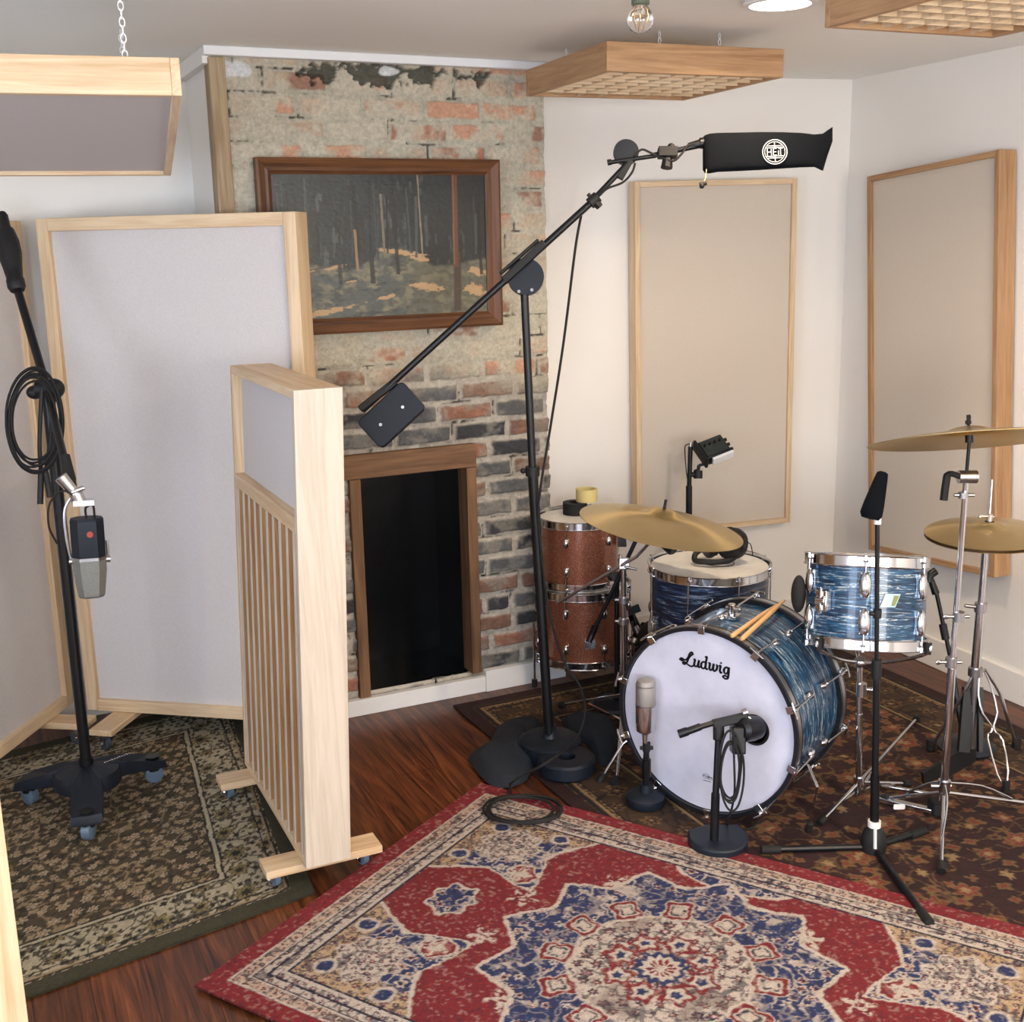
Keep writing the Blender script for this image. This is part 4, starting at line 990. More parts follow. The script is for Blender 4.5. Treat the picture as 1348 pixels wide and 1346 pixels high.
# sandbags draped over the base
def pillow(name, label, outline, hgt, mat, zb=.009, res=46, group=None, sag=None):
    P = [G(px, py, zb) for px, py in outline]; c = sum(P, Vector())/len(P); Q = spline(P+[P[0]], 5)[:-1]
    m = MB(); rings = 9; vs = []; n = len(Q)
    for i in range(rings+1):
        f = i/rings; hh = hgt*(1-(1-f)**2.2)**.55 if f > 0 else 0
        for q in Q:
            v = q+(c-q)*f*.98; z = zb+hh*(1+.22*(float(fbm(np.array(v.x*9.), np.array(v.y*9.), 5))-.5)*2)+(sag(v) if sag else 0)*min(1, f*4); vs.append((v.x, v.y, z))
    fs = [(i*n+j, i*n+(j+1) % n, (i+1)*n+(j+1) % n, (i+1)*n+j) for i in range(rings) for j in range(n)]+[tuple(range(n)), tuple(rings*n+j for j in range(n))]
    m.add(vs, fs); return solo(name, m, mat, label, 'sandbag', (c.x, c.y, zb), group)
M['sandcloth'] = plain('navy_canvas', rgb(24, 32, 44), .85, 0, (260, .0015, .7), var=5)
pillow('sandbag', 'dark sandbag spread on the wood floor left of the tall boom stand base', [(616, 1000), (640, 985), (658, 958), (700, 945), (716, 960), (712, 985), (700, 1015), (690, 1030), (665, 1038), (640, 1030)], .055, M['sandcloth'])
pillow('sandbag', 'dark sandbag lying behind the tall boom stand base, beside the drum rug edge', [(738, 950), (760, 940), (800, 946), (814, 968), (806, 1000), (792, 1008), (776, 984), (754, 972)], .045, M['sandcloth'])
wc = G(746, 1020, .0); 
t = thing('base_weight', 'round dark blue weight lying in front of the tall boom stand', 'weight', loc=(wc.x, wc.y, .012))
m = MB(); m.lathe([(.03, 0), (.088, .0), (.095, .008), (.095, .045), (.088, .053), (.03, .053), (.03, 0)], Matrix.Translation((wc.x, wc.y, .012)), 40, cap=False); obj('disc', m, M['navy'], t)

# ================================================================ THE DRUM KIT
def head_disc(r, z, Mx=None, hole=None, bow=0):
    m = MB()
    if hole is None: return m.lathe([(1e-5, z+.0018+bow), (r*.6, z+.0018+bow*.7), (r, z+.0018), (r, z), (1e-5, z)], Mx, 64, cap=False)
    hx, hy, hr = hole; n = 72
    vs = []
    for zz in (z+.002, z):
        for rr, cx, cy in ((r, 0, 0), (hr, hx, hy)):
            vs += [(cx+rr*math.cos(2*PI*k/n), cy+rr*math.sin(2*PI*k/n), zz) for k in range(n)]
    fs = []
    for k in range(n):
        j = (k+1) % n; fs += [(k, j, n+j, n+k), (2*n+k, 3*n+k, 3*n+j, 2*n+j), (k, 2*n+k, 2*n+j, j), (n+k, n+j, 3*n+j, 3*n+k)]
    return m.add(vs, fs, Mx)
def lug(t, a, R, z, ln, mat=None, name='lug', w_=.012):
    """classic bar lug standing off the shell, with its rod"""
    T = Matrix.Rotation(a, 4, 'Z') @ Matrix.Translation((R, 0, z)); m = MB()
    m.ball((.010, 0, 0), (.012, w_, ln*.5), 12, 8); m.box((0, -w_*.7, -ln*.42), (.008, w_*.7, ln*.42))
    m.v = [tuple(T @ Vector(v)) for v in m.v]
    return obj(name, m, mat or M['chrome'], t, world=False)
def rod(t, a, R, z0, z1, name='tension_rod'):
    c = Vector((R*math.cos(a), R*math.sin(a), 0)); m = MB(); m.cyl(c+UP*z0, c+UP*z1, .0028, n=8)
    e = z1 if abs(z1) > abs(z0) or True else z0
    d = 1 if z1 > z0 else -1
    m.cyl(c+UP*(z1-.004*d), c+UP*(z1+.010*d), .0045, n=6); m.ball(tuple(c*(1-.004/R)+UP*(z1-.006*d)), (.008, .008, .004), 8, 6)
    return obj(name, m, M['chrome'], t, world=False)
def hoop(t, R, z0, z1, name='hoop', mat=None):
    m = MB(); m.ring(R+.001, R+.0045, z0, z1, None, 64); lo_, hi_ = (z0, z1)
    m.torus(R+.005, .0022, Matrix.Translation((0, 0, z1)), 64, 6); m.torus(R+.005, .0022, Matrix.Translation((0, 0, z0)), 64, 6)
    return obj(name, m, mat or M['chrome'], t, world=False)
def tom(t, R, H, wrap, lugs, l2, headmat, a0=0, feet=False, llen=.045, head_in=.012, hoops=(True, True), lw=.012):
    """drum in its own frame, axis z, bottom edge z=0, top edge z=H"""
    obj('shell', MB().lathe([(R-.006, .004), (R, .004), (R, H-.004), (R-.006, H-.004)], None, 72, cap=True), wrap, t, world=False)
    obj('batter_head', head_disc(R-.002, H-.003, bow=.0), headmat, t, world=False)
    hoop(t, R+.004, H-.018, H+head_in); hoop(t, R+.004, -head_in, .018)
    obj('bottom_head', head_disc(R-.002, .0), headmat, t, world=False)
    for k in range(lugs):
        a = a0+2*PI*k/lugs
        if l2:
            lug(t, a, R, H-.068, llen, w_=lw); lug(t, a, R, .068, llen, w_=lw); rod(t, a, R+.013, H-.062, H+.004); rod(t, a, R+.013, .062, -.004)
        else:
            lug(t, a, R, H*.5, llen); rod(t, a, R+.013, H*.5, H+.004); rod(t, a, R+.013, H*.5, -.004)
    return t
# ---- bass drum
hd = math.radians(62); BA = Vector((math.sin(hd), math.cos(hd), 0)); BN = -BA; BX = UP.cross(BN)
R = .278; L = .335; C0 = Vector((1.900, 2.712, .302))
TB = frame(C0, BX, UP, BN)
t = thing('bass_drum', 'large blue oyster bass drum with white front head, at the front of the kit', 'bass drum', TB)
def BL(px, py, off=.004):
    p_ = HP(px, py, C0+BN*off, BN); return TB.inverted() @ p_
m = MB(); m.ring(R-.008, R, -L+.003, -.003, None, 96); obj('shell', m, M['pearl'], t, world=False)
hl = BL(993, 961); print('hole', hl)
obj('front_head', head_disc(R+.001, .002, None, (hl.x, hl.y, .042)), M['head'], t, world=False, smooth=20)
obj('port_ring', MB().ring(.040, .047, .0045, .007, Matrix.Translation((hl.x, hl.y, 0)), 40), M['blackm'], t, world=False)
obj('rear_head', head_disc(R+.001, -L-.004), M['headfilm'], t, world=False)
obj('dark_hole_backing', MB().cyl((0, 0, -L+.003), (0, 0, -L+.01), R-.01, n=48), M['blackm'], t, world=False)  # black sheet added inside to paint the darkness behind the sound hole
M['hoopwood'] = plain('black_lacquer_hoop', rgb(26, 28, 34), .3)
for z0, z1, nm in ((-.024, .016, 'front_hoop'), (-L-.016, -L+.024, 'rear_hoop')):
    h_ = obj(nm, MB().ring(R+.003, R+.015, z0, z1, None, 96), M['hoopwood'], t, world=False)
    obj('hoop_inlay', MB().ring(R+.0145, R+.0158, (z0+z1)/2-.009, (z0+z1)/2+.009, None, 96), M['steel'], h_, world=False)
for s_, zf in ((1, .016), (-1, -L-.016)):
    nm = 'claw'
    for k in range(10):
        a = 2*PI*(k+.5)/10+.05; Tk = Matrix.Rotation(a, 4, 'Z'); m = MB()
        m.box((R-.004, -.011, zf if s_ > 0 else zf-.004), (R+.022, .011, zf+.004 if s_ > 0 else zf), Tk)
        m.box((R+.0165, -.009, min(zf, zf-s_*.026)), (R+.0215, .009, max(zf, zf-s_*.026)), Tk)
        cl = obj(nm, m, M['chrome'], t, world=False, bevel=.0015)
        m = MB(); m.cyl(Tk @ Vector((R+.026, 0, zf+s_*.014)), Tk @ Vector((R+.020, 0, -L/2+s_*.055)), .0032, n=8)
        m.tube([Tk @ Vector((R+.026, -.024, zf+s_*.012)), Tk @ Vector((R+.027, 0, zf+s_*.014)), Tk @ Vector((R+.026, .024, zf+s_*.012))], .0035, 7, 2)
        m.ball(Tk @ Vector((R+.022, 0, zf+s_*.004)), .008, 8, 6)
        obj('t_rod', m, M['chrome'], cl, world=False)
for k in range(10):
    for s_ in (1, -1): lug(t, 2*PI*(k+.5)/10+.05, R, -L/2+s_*.048, .036)
# lettering
LG = {'L': [[(-.55, .5), (-.35, .72), (-.05, .62), (-.25, .42), (-.55, .5)], [(-.25, .6), (.2, .62), (.55, 1.0), (.75, 1.55), (1.0, 1.82), (1.15, 1.62), (.9, 1.35), (.62, .9), (.42, .35), (.1, .0), (-.1, .12), (.1, .3), (.55, .08), (1.0, -.08), (1.35, .12)]],
      'u': [[(1.35, .95), (1.5, .92), (1.42, .35), (1.55, .08), (1.85, .2), (2.02, .9)], [(2.04, .95), (1.95, .3), (2.05, .06), (2.2, .14)]],
      'd': [[(2.95, .78), (2.7, .95), (2.4, .7), (2.36, .25), (2.6, .03), (2.88, .28), (2.98, .9)], [(2.86, 1.62), (3.05, 1.65), (2.96, .9), (2.94, .25), (3.08, .05), (3.2, .12)]],
      'w': [[(3.35, .95), (3.5, .9), (3.45, .3), (3.6, .05), (3.85, .3), (3.98, .9)], [(4.0, .95), (3.95, .3), (4.12, .05), (4.4, .35), (4.48, .8), (4.36, .92)]],
      'i': [[(4.75, .9), (4.9, .92), (4.84, .3), (4.95, .05), (5.1, .12)], [(4.93, 1.3), (4.96, 1.36)]],
      'g': [[(5.95, .78), (5.7, .95), (5.42, .7), (5.38, .3), (5.6, .08), (5.86, .3), (5.98, .95)], [(6.0, .95), (5.98, .1), (5.9, -.45), (5.6, -.6), (5.3, -.42), (5.5, -.2), (5.8, -.28)]]}
la = BL(897, 868); lb = BL(959, 883); sc_ = (lb.x-la.x)/6.3; print('logo', la, lb, sc_)
m = MB(); TL_ = Matrix.Translation((la.x+.35*sc_, la.y-.55*sc_, 0)) @ Matrix.Rotation(math.atan2(lb.y-la.y, lb.x-la.x)*.3-.02, 4, 'Z')
for ch_, strokes in LG.items():
    for s_ in strokes: m.ribbon([(x*sc_, y*sc_*.95) for x, y in s_], .29*sc_, .0008, TL_, 6, .0045)
obj('maker_lettering', m, M['ink'], t, world=False, smooth=0, label='black script lettering reading Ludwig')
sl = BL(931, 1024); m = MB(); Ts = Matrix.Translation((sl.x, sl.y, .0045))
m.ring(.010, .0112, 0, .0006, Ts @ Matrix.Translation((-.004, .004, 0)) @ Matrix.Diagonal((1, .65, 1, 1)), 24); m.ring(.007, .0082, 0, .0006, Ts @ Matrix.Translation((.010, 0, 0)) @ Matrix.Diagonal((1, .65, 1, 1)), 24)
m.ribbon([(-.014, .003), (-.007, .006), (-.003, .002), (.003, .005), (.008, .001), (.015, .002)], .0022, .0006, Ts); m.box((-.012, -.012, 0), (.014, -.0105, .0006), Ts)
obj('small_head_mark', m, M['ink'], t, world=False, smooth=0)
# spurs
def tubeT(t, name, pts, r, mat, foot=None, sm_=1, m_=8, parent=None):
    o = obj(name, MB().tube(pts, r, m_, sm_), mat, parent or t)
    if foot:
        p_ = Vector(pts[-1]); d = (p_-Vector(pts[-2])).normalized(); obj('rubber_foot', MB().cyl(p_-d*.02, p_+d*.012, foot, foot*1.15, n=12), M['rubber'], o)
    return o
sr = C0+BX*.255+BA*.10; sr.z = .15; s1 = G(1077, 1032, .08); s2 = G(1066, 1093, .016)
def onp(px, py, D): return V(px, py, D)
Ds = depth(C0+BX*.27+BA*.08)
tubeT(t, 'spur', [V(1056, 1004, Ds), V(1064, 1008, Ds-.01), V(1076, 1036, Ds-.05), G(1065, 1090, .018)], .0042, M['chrome'], .010)
lf = C0-BX*.27+BA*.1
tubeT(t, 'spur', [lf-UP*.12, lf-BX*.05-UP*.17-BA*.05, Vector((lf.x, lf.y, .018))-BX*.10-BA*.10], .0042, M['chrome'], .010)
# mount block on top
mt = TB @ Vector((0, R+.002, -L*.45)); m = MB(); m.box((-.022, -.022, 0), (.022, .022, .012), frame(mt, BX, BA, UP)); m.cyl(mt+UP*.01, mt+UP*.045, .012); m.cyl(mt+UP*.032-BX*.02, mt+UP*.032+BX*.03, .006)
obj('tom_mount', m, M['chrome'], t, bevel=.002)
# drumsticks lying on the shell, across the axis
def stick(label, a, b_, off):
    a = Vector(a); b_ = Vector(b_); d = b_-a; Ls = d.length
    m = MB(); m.lathe([(.0035, 0), (.0065, .004), (.0072, .02), (.0072, Ls*.74), (.0045, Ls*.93), (.0028, Ls*.955), (.0048, Ls*.97), (.0048, Ls*.985), (.001, Ls)], None, 14)
    o = obj('drumstick', m, M['stick'], world=False); o.matrix_basis = axis_frame(a, d); tag(o, label, 'drumstick', 'drumsticks'); return o
def onshell(px, py, lift=.018):
    # point of the pixel ray on the cylinder of the shell enlarged by lift
    Rr = R+lift; o_ = TB.inverted() @ CAM; d_ = (TB.inverted().to_3x3() @ ray(px, py)); a_ = d_.x**2+d_.y**2; b2 = o_.x*d_.x+o_.y*d_.y; c2 = o_.x**2+o_.y**2-Rr*Rr
    disc = b2*b2-a_*c2; s_ = (-b2-math.sqrt(max(disc, 0)))/a_; return TB @ (o_+d_*s_)
e0, e1 = onshell(963, 838, .022), onshell(1000, 812, .016)
dS = (e1-e0).normalized()
stick('left drumstick lying on top of the bass drum shell', e0, e0+dS*.40 if False else V(1022, 797, depth(e1)+.10), 0)
e2 = onshell(976, 842, .024); stick('right drumstick lying on top of the bass drum shell', e2, V(1033, 790, depth(e1)+.10), 0)

# ---- snare / shallow tom on its stand
Bs = floorp(1131, 1055); Bs.z = 0; SB = Bs
cs = A(1139, 790, Bs); Dsn = depth(cs); vd = (cs-CAM).normalized(); away = Vector((vd.x, vd.y, 0)).normalized()
nrm = (UP*math.cos(.25)+away*math.sin(.235)).normalized(); kk = Dsn/F; Rs = 78*kk; Hs = 108*kk; print('snare', cs, Rs, Hs)
nrm = (nrm+rt*-.012).normalized()
ax_ = (rt-nrm*rt.dot(nrm)).normalized(); ay_ = nrm.cross(ax_)
TS = frame(cs-nrm*Hs/2, ax_, ay_, nrm)
t = thing('snare_drum', 'deep blue oyster snare drum with chrome hoops, tilted, right of the bass drum', 'snare drum', TS)
tom(t, Rs-.005, Hs, M['pearl'], 6, True, M['headfilm'], a0=-PI/2-.30, llen=.078, lw=.017)
m = MB(); a = -PI/2-.98; Tk = Matrix.Rotation(a, 4, 'Z')
m.box((Rs-.006, -.02, Hs*.38), (Rs+.018, .02, Hs*.62), Tk); m.cyl(Tk @ Vector((Rs+.01, -.018, Hs*.5)), Tk @ Vector((Rs+.01, .018, Hs*.5)), .016, n=16); m.box((Rs+.014, -.006, Hs*.34), (Rs+.024, .006, Hs*.66), Tk)
obj('snare_strainer', m, M['chrome'], t, world=False, bevel=.003)
m = MB(); a = -PI/2-1.45; Tk = Matrix.Rotation(a, 4, 'Z'); m.ball(Tk @ Vector((Rs+.03, 0, Hs*.55)), (.022, .022, .055), 16, 12); obj('muffler_knob', m, M['rubber'], t, world=False)
a = -PI/2+.09; 
def onwall(u, z, off=.0035): an = a+u/Rs; return Vector(((Rs-.005+off)*math.cos(an), (Rs-.005+off)*math.sin(an), z))
def badge(q, off, nm, mat):
    m = MB(); nseg = 8; vs = []
    for o2 in (off, off-.002):
        for i in range(nseg+1):
            f = i/nseg
            for (u, z) in ((q[0][0]*(1-f)+q[1][0]*f, q[0][1]*(1-f)+q[1][1]*f), (q[3][0]*(1-f)+q[2][0]*f, q[3][1]*(1-f)+q[2][1]*f)): vs.append(onwall(u, z, o2))
    n = nseg+1; fs = []
    for i in range(nseg): fs += [(2*i, 2*i+2, 2*i+3, 2*i+1), (2*n+2*i, 2*n+2*i+1, 2*n+2*i+3, 2*n+2*i+2), (2*i, 2*n+2*i, 2*n+2*i+2, 2*i+2), (2*i+1, 2*i+3, 2*n+2*i+3, 2*n+2*i+1)]
    fs += [(0, 1, 2*n+1, 2*n), (2*n-2, 4*n-2, 4*n-1, 2*n-1)]
    return obj(nm, m.add(vs, fs), mat, t, world=False, smooth=0)
zc = Hs*.56; badge([(-.026, zc-.022), (.018, zc-.022), (.034, zc+.016), (-.012, zc+.016)], .004, 'badge', plain('pale_badge', rgb(176, 206, 218), .3))
badge([(.006, zc-.018), (.016, zc-.018), (.029, zc+.011), (.013, zc+.011)], .005, 'badge_panel', plain('olive_badge', rgb(132, 138, 84), .4))
# snare stand
def stand_leg(t, p, q, mat, r=.0055, name='leg', foot=.011, brace=None):
    p = Vector(p); q = Vector(q); d = (q-p).normalized(); o = obj(name, MB().cyl(p, q, r, n=10), mat, t)
    obj('rubber_foot', MB().cyl(q-d*.022, q+d*.006, foot, n=12), M['rubber'], o)
    if brace is not None: obj('brace', MB().bar(p+(q-p)*.5, Vector(brace), .010, .0025), mat, t)
    return o
t = thing('snare_stand', 'chrome basket stand carrying the snare drum', 'drum stand', loc=SB)
hb = A(1131, 905, SB); h0 = A(1131, 1030, SB)
obj('lower_pole', MB().cyl(h0, A(1131, 940, SB), .0105), M['chrome'], t); obj('upper_pole', MB().cyl(A(1131, 945, SB), A(1132, 868, SB), .0078), M['chrome'], t)
m = MB(); q = A(1134, 908, SB); m.cyl(q-UP*.02, q+UP*.02, .016); m.cyl(q, q+rt*.035, .006); m.ball(q+rt*.04, (.018, .006, .009)); 
obj('collar', m, M['chrome'], t)
obj('leg_collar', MB().cyl(h0-UP*.012, h0+UP*.018, .017).cyl(h0-UP*.04, h0-UP*.011, .012), M['chrome'], t)
q = A(1132, 872, SB); m = MB(); m.ball(q, .018); m.cyl(q-rt*.03, q+rt*.03, .007); obj('tilter', m, M['chrome'], t)
for k, da in enumerate((-2.6, -.6, 1.4)):
    e = TS @ Vector(((Rs+.010)*math.cos(da), (Rs+.010)*math.sin(da), -.018)); e2_ = TS @ Vector(((Rs+.012)*math.cos(da), (Rs+.012)*math.sin(da), .012))
    pm = q+(e-q)*.5-UP*.012
    obj('basket_arm', MB().tube([q, pm, e, e2_], .0055, 8, 4), M['chrome'], t)
    obj('arm_grip', MB().cyl(e-(e2_-e).normalized()*.004, e2_, .0095, n=10), M['rubber'], t)
for (px, py) in ((1080, 1083), (1196, 1032), (1208, 945)):
    f_ = G(px, py, .018); stand_leg(t, h0, f_, M['chrome'], .005, brace=h0-UP*.03)

# ---- floor tom with headphones
ct = V(934, 744, 4.10); Rf = .204; Hf = .36
TF = frame((ct.x, ct.y, ct.z-Hf), rt, Vector((-rt.y, rt.x, 0)).normalized(), UP); rx_ = Vector((rt.x, rt.y, 0)).normalized(); ry_ = Vector((-rx_.y, rx_.x, 0)); TF = frame((ct.x, ct.y, ct.z-Hf), rx_, ry_, UP)
t = thing('floor_tom', 'dark blue oyster floor tom with a white head, behind the bass drum', 'floor tom', TF); print('floortom', ct)
tom(t, Rf, Hf, M['pearl_dark'], 8, False, M['headfilm'], a0=-PI/2+.3, llen=.05, head_in=.010)
for a in (-2.75, -.42, 1.6):
    x, y = (Rf+.022)*math.cos(a), (Rf+.022)*math.sin(a); zf = -(ct.z-Hf)+.024
    m = MB(); m.tube([(x, y, Hf*.62), (x, y, .05), (x*1.04, y*1.04, zf+.04), (x*1.04, y*1.04, zf)], .0048, 8, 3); lg = obj('leg', m, M['chrome'], t, world=False)
    m = MB(); m.cyl((x*1.04, y*1.04, zf-.012), (x*1.04, y*1.04, zf+.02), .012); obj('rubber_foot', m, M['rubber'], lg, world=False)
    T = Matrix.Rotation(a, 4, 'Z') @ Matrix.Translation((Rf, 0, Hf*.45)); m = MB(); m.box((0, -.018, -.025), (.03, .018, .025), T); obj('leg_bracket', m, M['chrome'], t, world=False, bevel=.004)
hp = V(948, 728, 4.12); hz = ct.z+.006
t = thing('headphones', 'black headphones lying on the white head of the dark blue floor tom', 'headphones', loc=(hp.x, hp.y, ct.z+.002))
hq = Vector((hp.x, hp.y, ct.z+.004))
def H(u, v, z): return hq+rx_*u+ry_*v+UP*z
m = MB(); m.tube([H(-.045, .0, .055), H(-.085, -.01, .035), H(-.092, -.03, .014), H(-.06, -.05, .013), H(-.01, -.055, .013), H(.03, -.045, .018), H(.055, -.02, .03)], .010, 10); obj('headband', m, M['blackm'], t)
def cup(c, ax, r, th): 
    o = obj('ear_cup', MB().lathe([(r*.5, -th), (r*.9, -th*.85), (r, -th*.3), (r, th*.2), (r*.8, th*.7)], axis_frame(c, ax), 28), M['black'], t)
    obj('ear_pad', MB().torus(r*.78, r*.24, axis_frame(c+Vector(ax).normalized()*th*.75, ax), 28, 10), M['rubber'], o)
cup(H(.045, .0, .064), -rx_*.9+UP*.25-ry_*.5, .056, .028); cup(H(-.040, .02, .048), rx_*.8+ry_*.3+UP*.3, .040, .018)
m = MB(); m.tube([H(.085, .0, .07), H(.105, .0, .06), H(.118, .02, .02), H(.125, .04, .006)], .0018, 6); m.tube([H(-.06, -.055, .006), H(-.02, -.075, .004), H(.03, -.07, .004), H(.04, -.05, .01)], .0016, 6); obj('lead', m, M['rubber'], t)

# ---- copper toms stacked in the alcove
Dc = 4.60; cb = V(767, 858, Dc); R1c = .178; ctp = A(767, 769, cb); H1c = ctp.z-cb.z; print('copper low', cb, H1c)
TC = frame(cb, rx_, ry_, UP)
t = thing('floor_tom', 'copper sparkle floor tom standing in the alcove below a smaller copper tom', 'floor tom', TC, group=None)
tom(t, R1c, H1c, M['copper'], 8, True, M['headfilm'], a0=-PI/2+.39, llen=.042, head_in=.010)
for a in (-2.9, -.25, 1.5):
    x, y = (R1c+.018)*math.cos(a), (R1c+.018)*math.sin(a); m = MB(); m.cyl((x, y, H1c*.5), (x, y, -cb.z+.03), .0048); lg = obj('leg', m, M['chrome'], t, world=False); m = MB(); m.cyl((x, y, -cb.z+.002 if False else -cb.z+.012), (x, y, -cb.z+.04), .011); obj('rubber_foot', m, M['rubber'], lg, world=False)
m = MB(); T = Matrix.Rotation(-PI/2+.1, 4, 'Z') @ Matrix.Translation((R1c, 0, H1c*.34)); m.box((0, -.02, -.018), (.006, .02, .018), T); obj('bracket_plate', m, M['chrome'], t, world=False)
cu = Vector((0, 0, 0))+A(767, 768, cb); R2c = .152; u0_ = Vector((cb.x, cb.y, ctp.z+.022))+rx_*-.012; ut = A(765, 680, u0_); H2c = ut.z-u0_.z
print('copper up', u0_, H2c)
TU = frame(u0_, rx_, ry_, UP)
t = thing('tom_drum', 'small copper sparkle tom stacked on the copper floor tom, rolls of tape on its head', 'tom', TU)
tom(t, R2c, H2c, M['copper'], 6, True, M['headfilm'], a0=-PI/2-.35, llen=.04, head_in=.010)
obj('mount_bracket', MB().box((R2c*.93, -.1, H2c*.6), (R2c+.022, -.06, H2c*.85)), M['chrome'], t, world=False, bevel=.003)
zt = H2c+u0_.z
b1 = A(757, 668, Vector((u0_.x, u0_.y, 0))); bp = G(757, 676, zt+.0005)
solo('tape_roll', MB().ring(.022, .047, 0, .045, Matrix.Translation((bp.x, bp.y, zt)), 32), M['rubber'], 'roll of black tape lying on the small copper tom', 'tape', (bp.x, bp.y, zt))
cp_ = bp+rx_*.045+ry_*.012
solo('tape_roll', MB().ring(.034, .041, 0, .048, Matrix.Translation((cp_.x, cp_.y, zt+.046)), 36), M['cream'], 'roll of cream masking tape on top of the black tape roll', 'tape', (cp_.x, cp_.y, zt+.046))

# ---- cymbals
def cymbal(label, c, n, R, bell=.055, bow=.022, bh=.026):
    m = MB(); top = []; N = 22
    for i in range(N+1):
        r = R*i/N
        if r < bell: z = bow+bh*math.sqrt(max(0, 1-(r/bell)**2*.92))-.002
        else: z = bow*(1-((r-bell)/(R-bell))**1.6)+bh*.28*math.exp(-(r-bell)/.012)
        top.append((max(r, .006), z))
    prof = [(r, z-.0018) for r, z in reversed(top)]+[(r, z) for r, z in top]; prof.append(prof[0])
    prof = [(top[0][0], top[0][1]-.0018)]+[(r, z-.0018) for r, z in top[1:]]+[(r, z) for r, z in reversed(top)]+[(top[0][0], top[0][1]-.0018)]
    m.lathe(prof, None, 96, cap=False)
    o = obj('cymbal', m, M['cymbal'], world=False, smooth=35); a, b_, cc_ = basis(n, ry_); o.matrix_basis = frame(c, a, b_, cc_); return tag(o, label, 'cymbal')
right = rx_
ca = V(871, 688, 3.74); nA_ = (UP*.97+right*.175-away*.02).normalized()
cymbal('large crash cymbal at the left of the kit, tilted beside the copper toms', ca-nA_*.012, nA_, .262, .058, .034, .026)
Bc = floorp(821, 958); Bc.z = 0
t = thing('cymbal_stand', 'chrome boom cymbal stand holding the left crash cymbal, beside the copper toms', 'cymbal stand', loc=Bc)
hub_ = A(822, 925, Bc); jt = A(821, 742, Bc)
obj('lower_pole', MB().cyl(A(822, 960, Bc), A(821, 815, Bc), .0125), M['chrome'], t); obj('upper_pole', MB().cyl(A(821, 820, Bc), jt, .0095), M['chrome'], t)
Dj = depth(jt); arm0 = V(734, 794, Dj+.12); a1 = ca-nA_*.03
obj('boom_arm', MB().cyl(arm0, V(838, 733, Dj-.05), .0055).cyl(V(838, 733, Dj-.05), V(866, 703, depth(ca)), .0055), M['steel'], t)
m = MB(); m.box((-.018, -.02, -.022), (.018, .02, .022), frame(jt, rt, up, -fw)); m.cyl(jt-up*.01-fw*.03, jt-fw*.02+rt*.045-up*.02, .005); obj('boom_joint', m, M['steel'], t, bevel=.003)
m = MB(); m.cyl(V(866, 703, depth(ca)), ca+nA_*.016, .004); m.cyl(ca-nA_*.012, ca+nA_*.002, .012); m.cyl(ca+nA_*.018, ca+nA_*.024, .014); obj('tilter', m, M['steel'], t)
m = MB(); m.cyl(ca+nA_*.022, ca+nA_*.075, .0055, .0045); obj('felt_sleeve', m, M['rubber'], t)
for py in (790, 818): q = A(821, py, Bc); obj('collar', MB().cyl(q-UP*.01, q+UP*.01, .018).cyl(q-rt*.03, q, .005), M['steel'], t)
hubL = A(822, 950, Bc); m = MB(); m.cyl(hub_-UP*.015, hub_+UP*.015, .018); m.cyl(hubL-UP*.012, hubL+UP*.012, .016); obj('leg_collar', m, M['chrome'], t)
for (px, py) in ((738, 928), (811, 1030), (895, 925)):
    f_ = G(px, py, .018); o = obj('leg', MB().cyl(hub_+UP*.03+rt*.006, f_, .006).cyl(hub_+UP*.03-rt*.006, f_, .004), M['chrome'], t); d = (f_-hub_).normalized()
    obj('rubber_foot', MB().cyl(f_-d*.02, f_+d*.004, .012), M['rubber'], o); obj('brace', MB().bar(hubL, hub_+(f_-hub_)*.55, .010, .003), M['chrome'], t)
# microphone under that cymbal on a small black stand
Bm = floorp(812, 930); Bm.z = 0
t = thing('short_microphone_stand', 'short black microphone stand with a boom, in front of the copper toms', 'microphone stand', loc=Bm)
q1 = A(812, 760, Bm); obj('base', MB().lathe([(.09, .0), (.095, .006), (.09, .016), (.02, .022)], Matrix.Translation((Bm.x, Bm.y, .010)), 28), M['navy'], t)
obj('pole', MB().cyl(Bm+UP*.02, q1, .0095), M['black'], t); Dq = depth(q1)
obj('boom', MB().cyl(V(777, 841, Dq+.02), V(843, 699, Dq-.10), .0075).cyl(V(775, 846, Dq+.02), V(784, 824, Dq+.02), .012), M['black'], t)
obj('clutch', MB().cyl(q1-fw*.02, q1+fw*.02, .02).ball(q1-rt*.02, .014), M['blackm'], t)
m1 = V(860, 702, Dq-.16); m2 = V(886, 724, Dq-.22)
t = thing('clip_on_microphone', 'small black microphone under the left crash cymbal aimed at the floor tom', 'microphone', loc=m1)
obj('body', MB().lathe([(.011, 0), (.014, .02), (.020, .05), (.022, .085), (.022, (m2-m1).length), (.016, (m2-m1).length+.006)], axis_frame(m1, m2-m1), 20), M['black'], t)
obj('clip', MB().cyl(V(843, 699, Dq-.10), m1, .008).cyl(m1-rt*.012, m1+rt*.012, .013), M['blackm'], t)

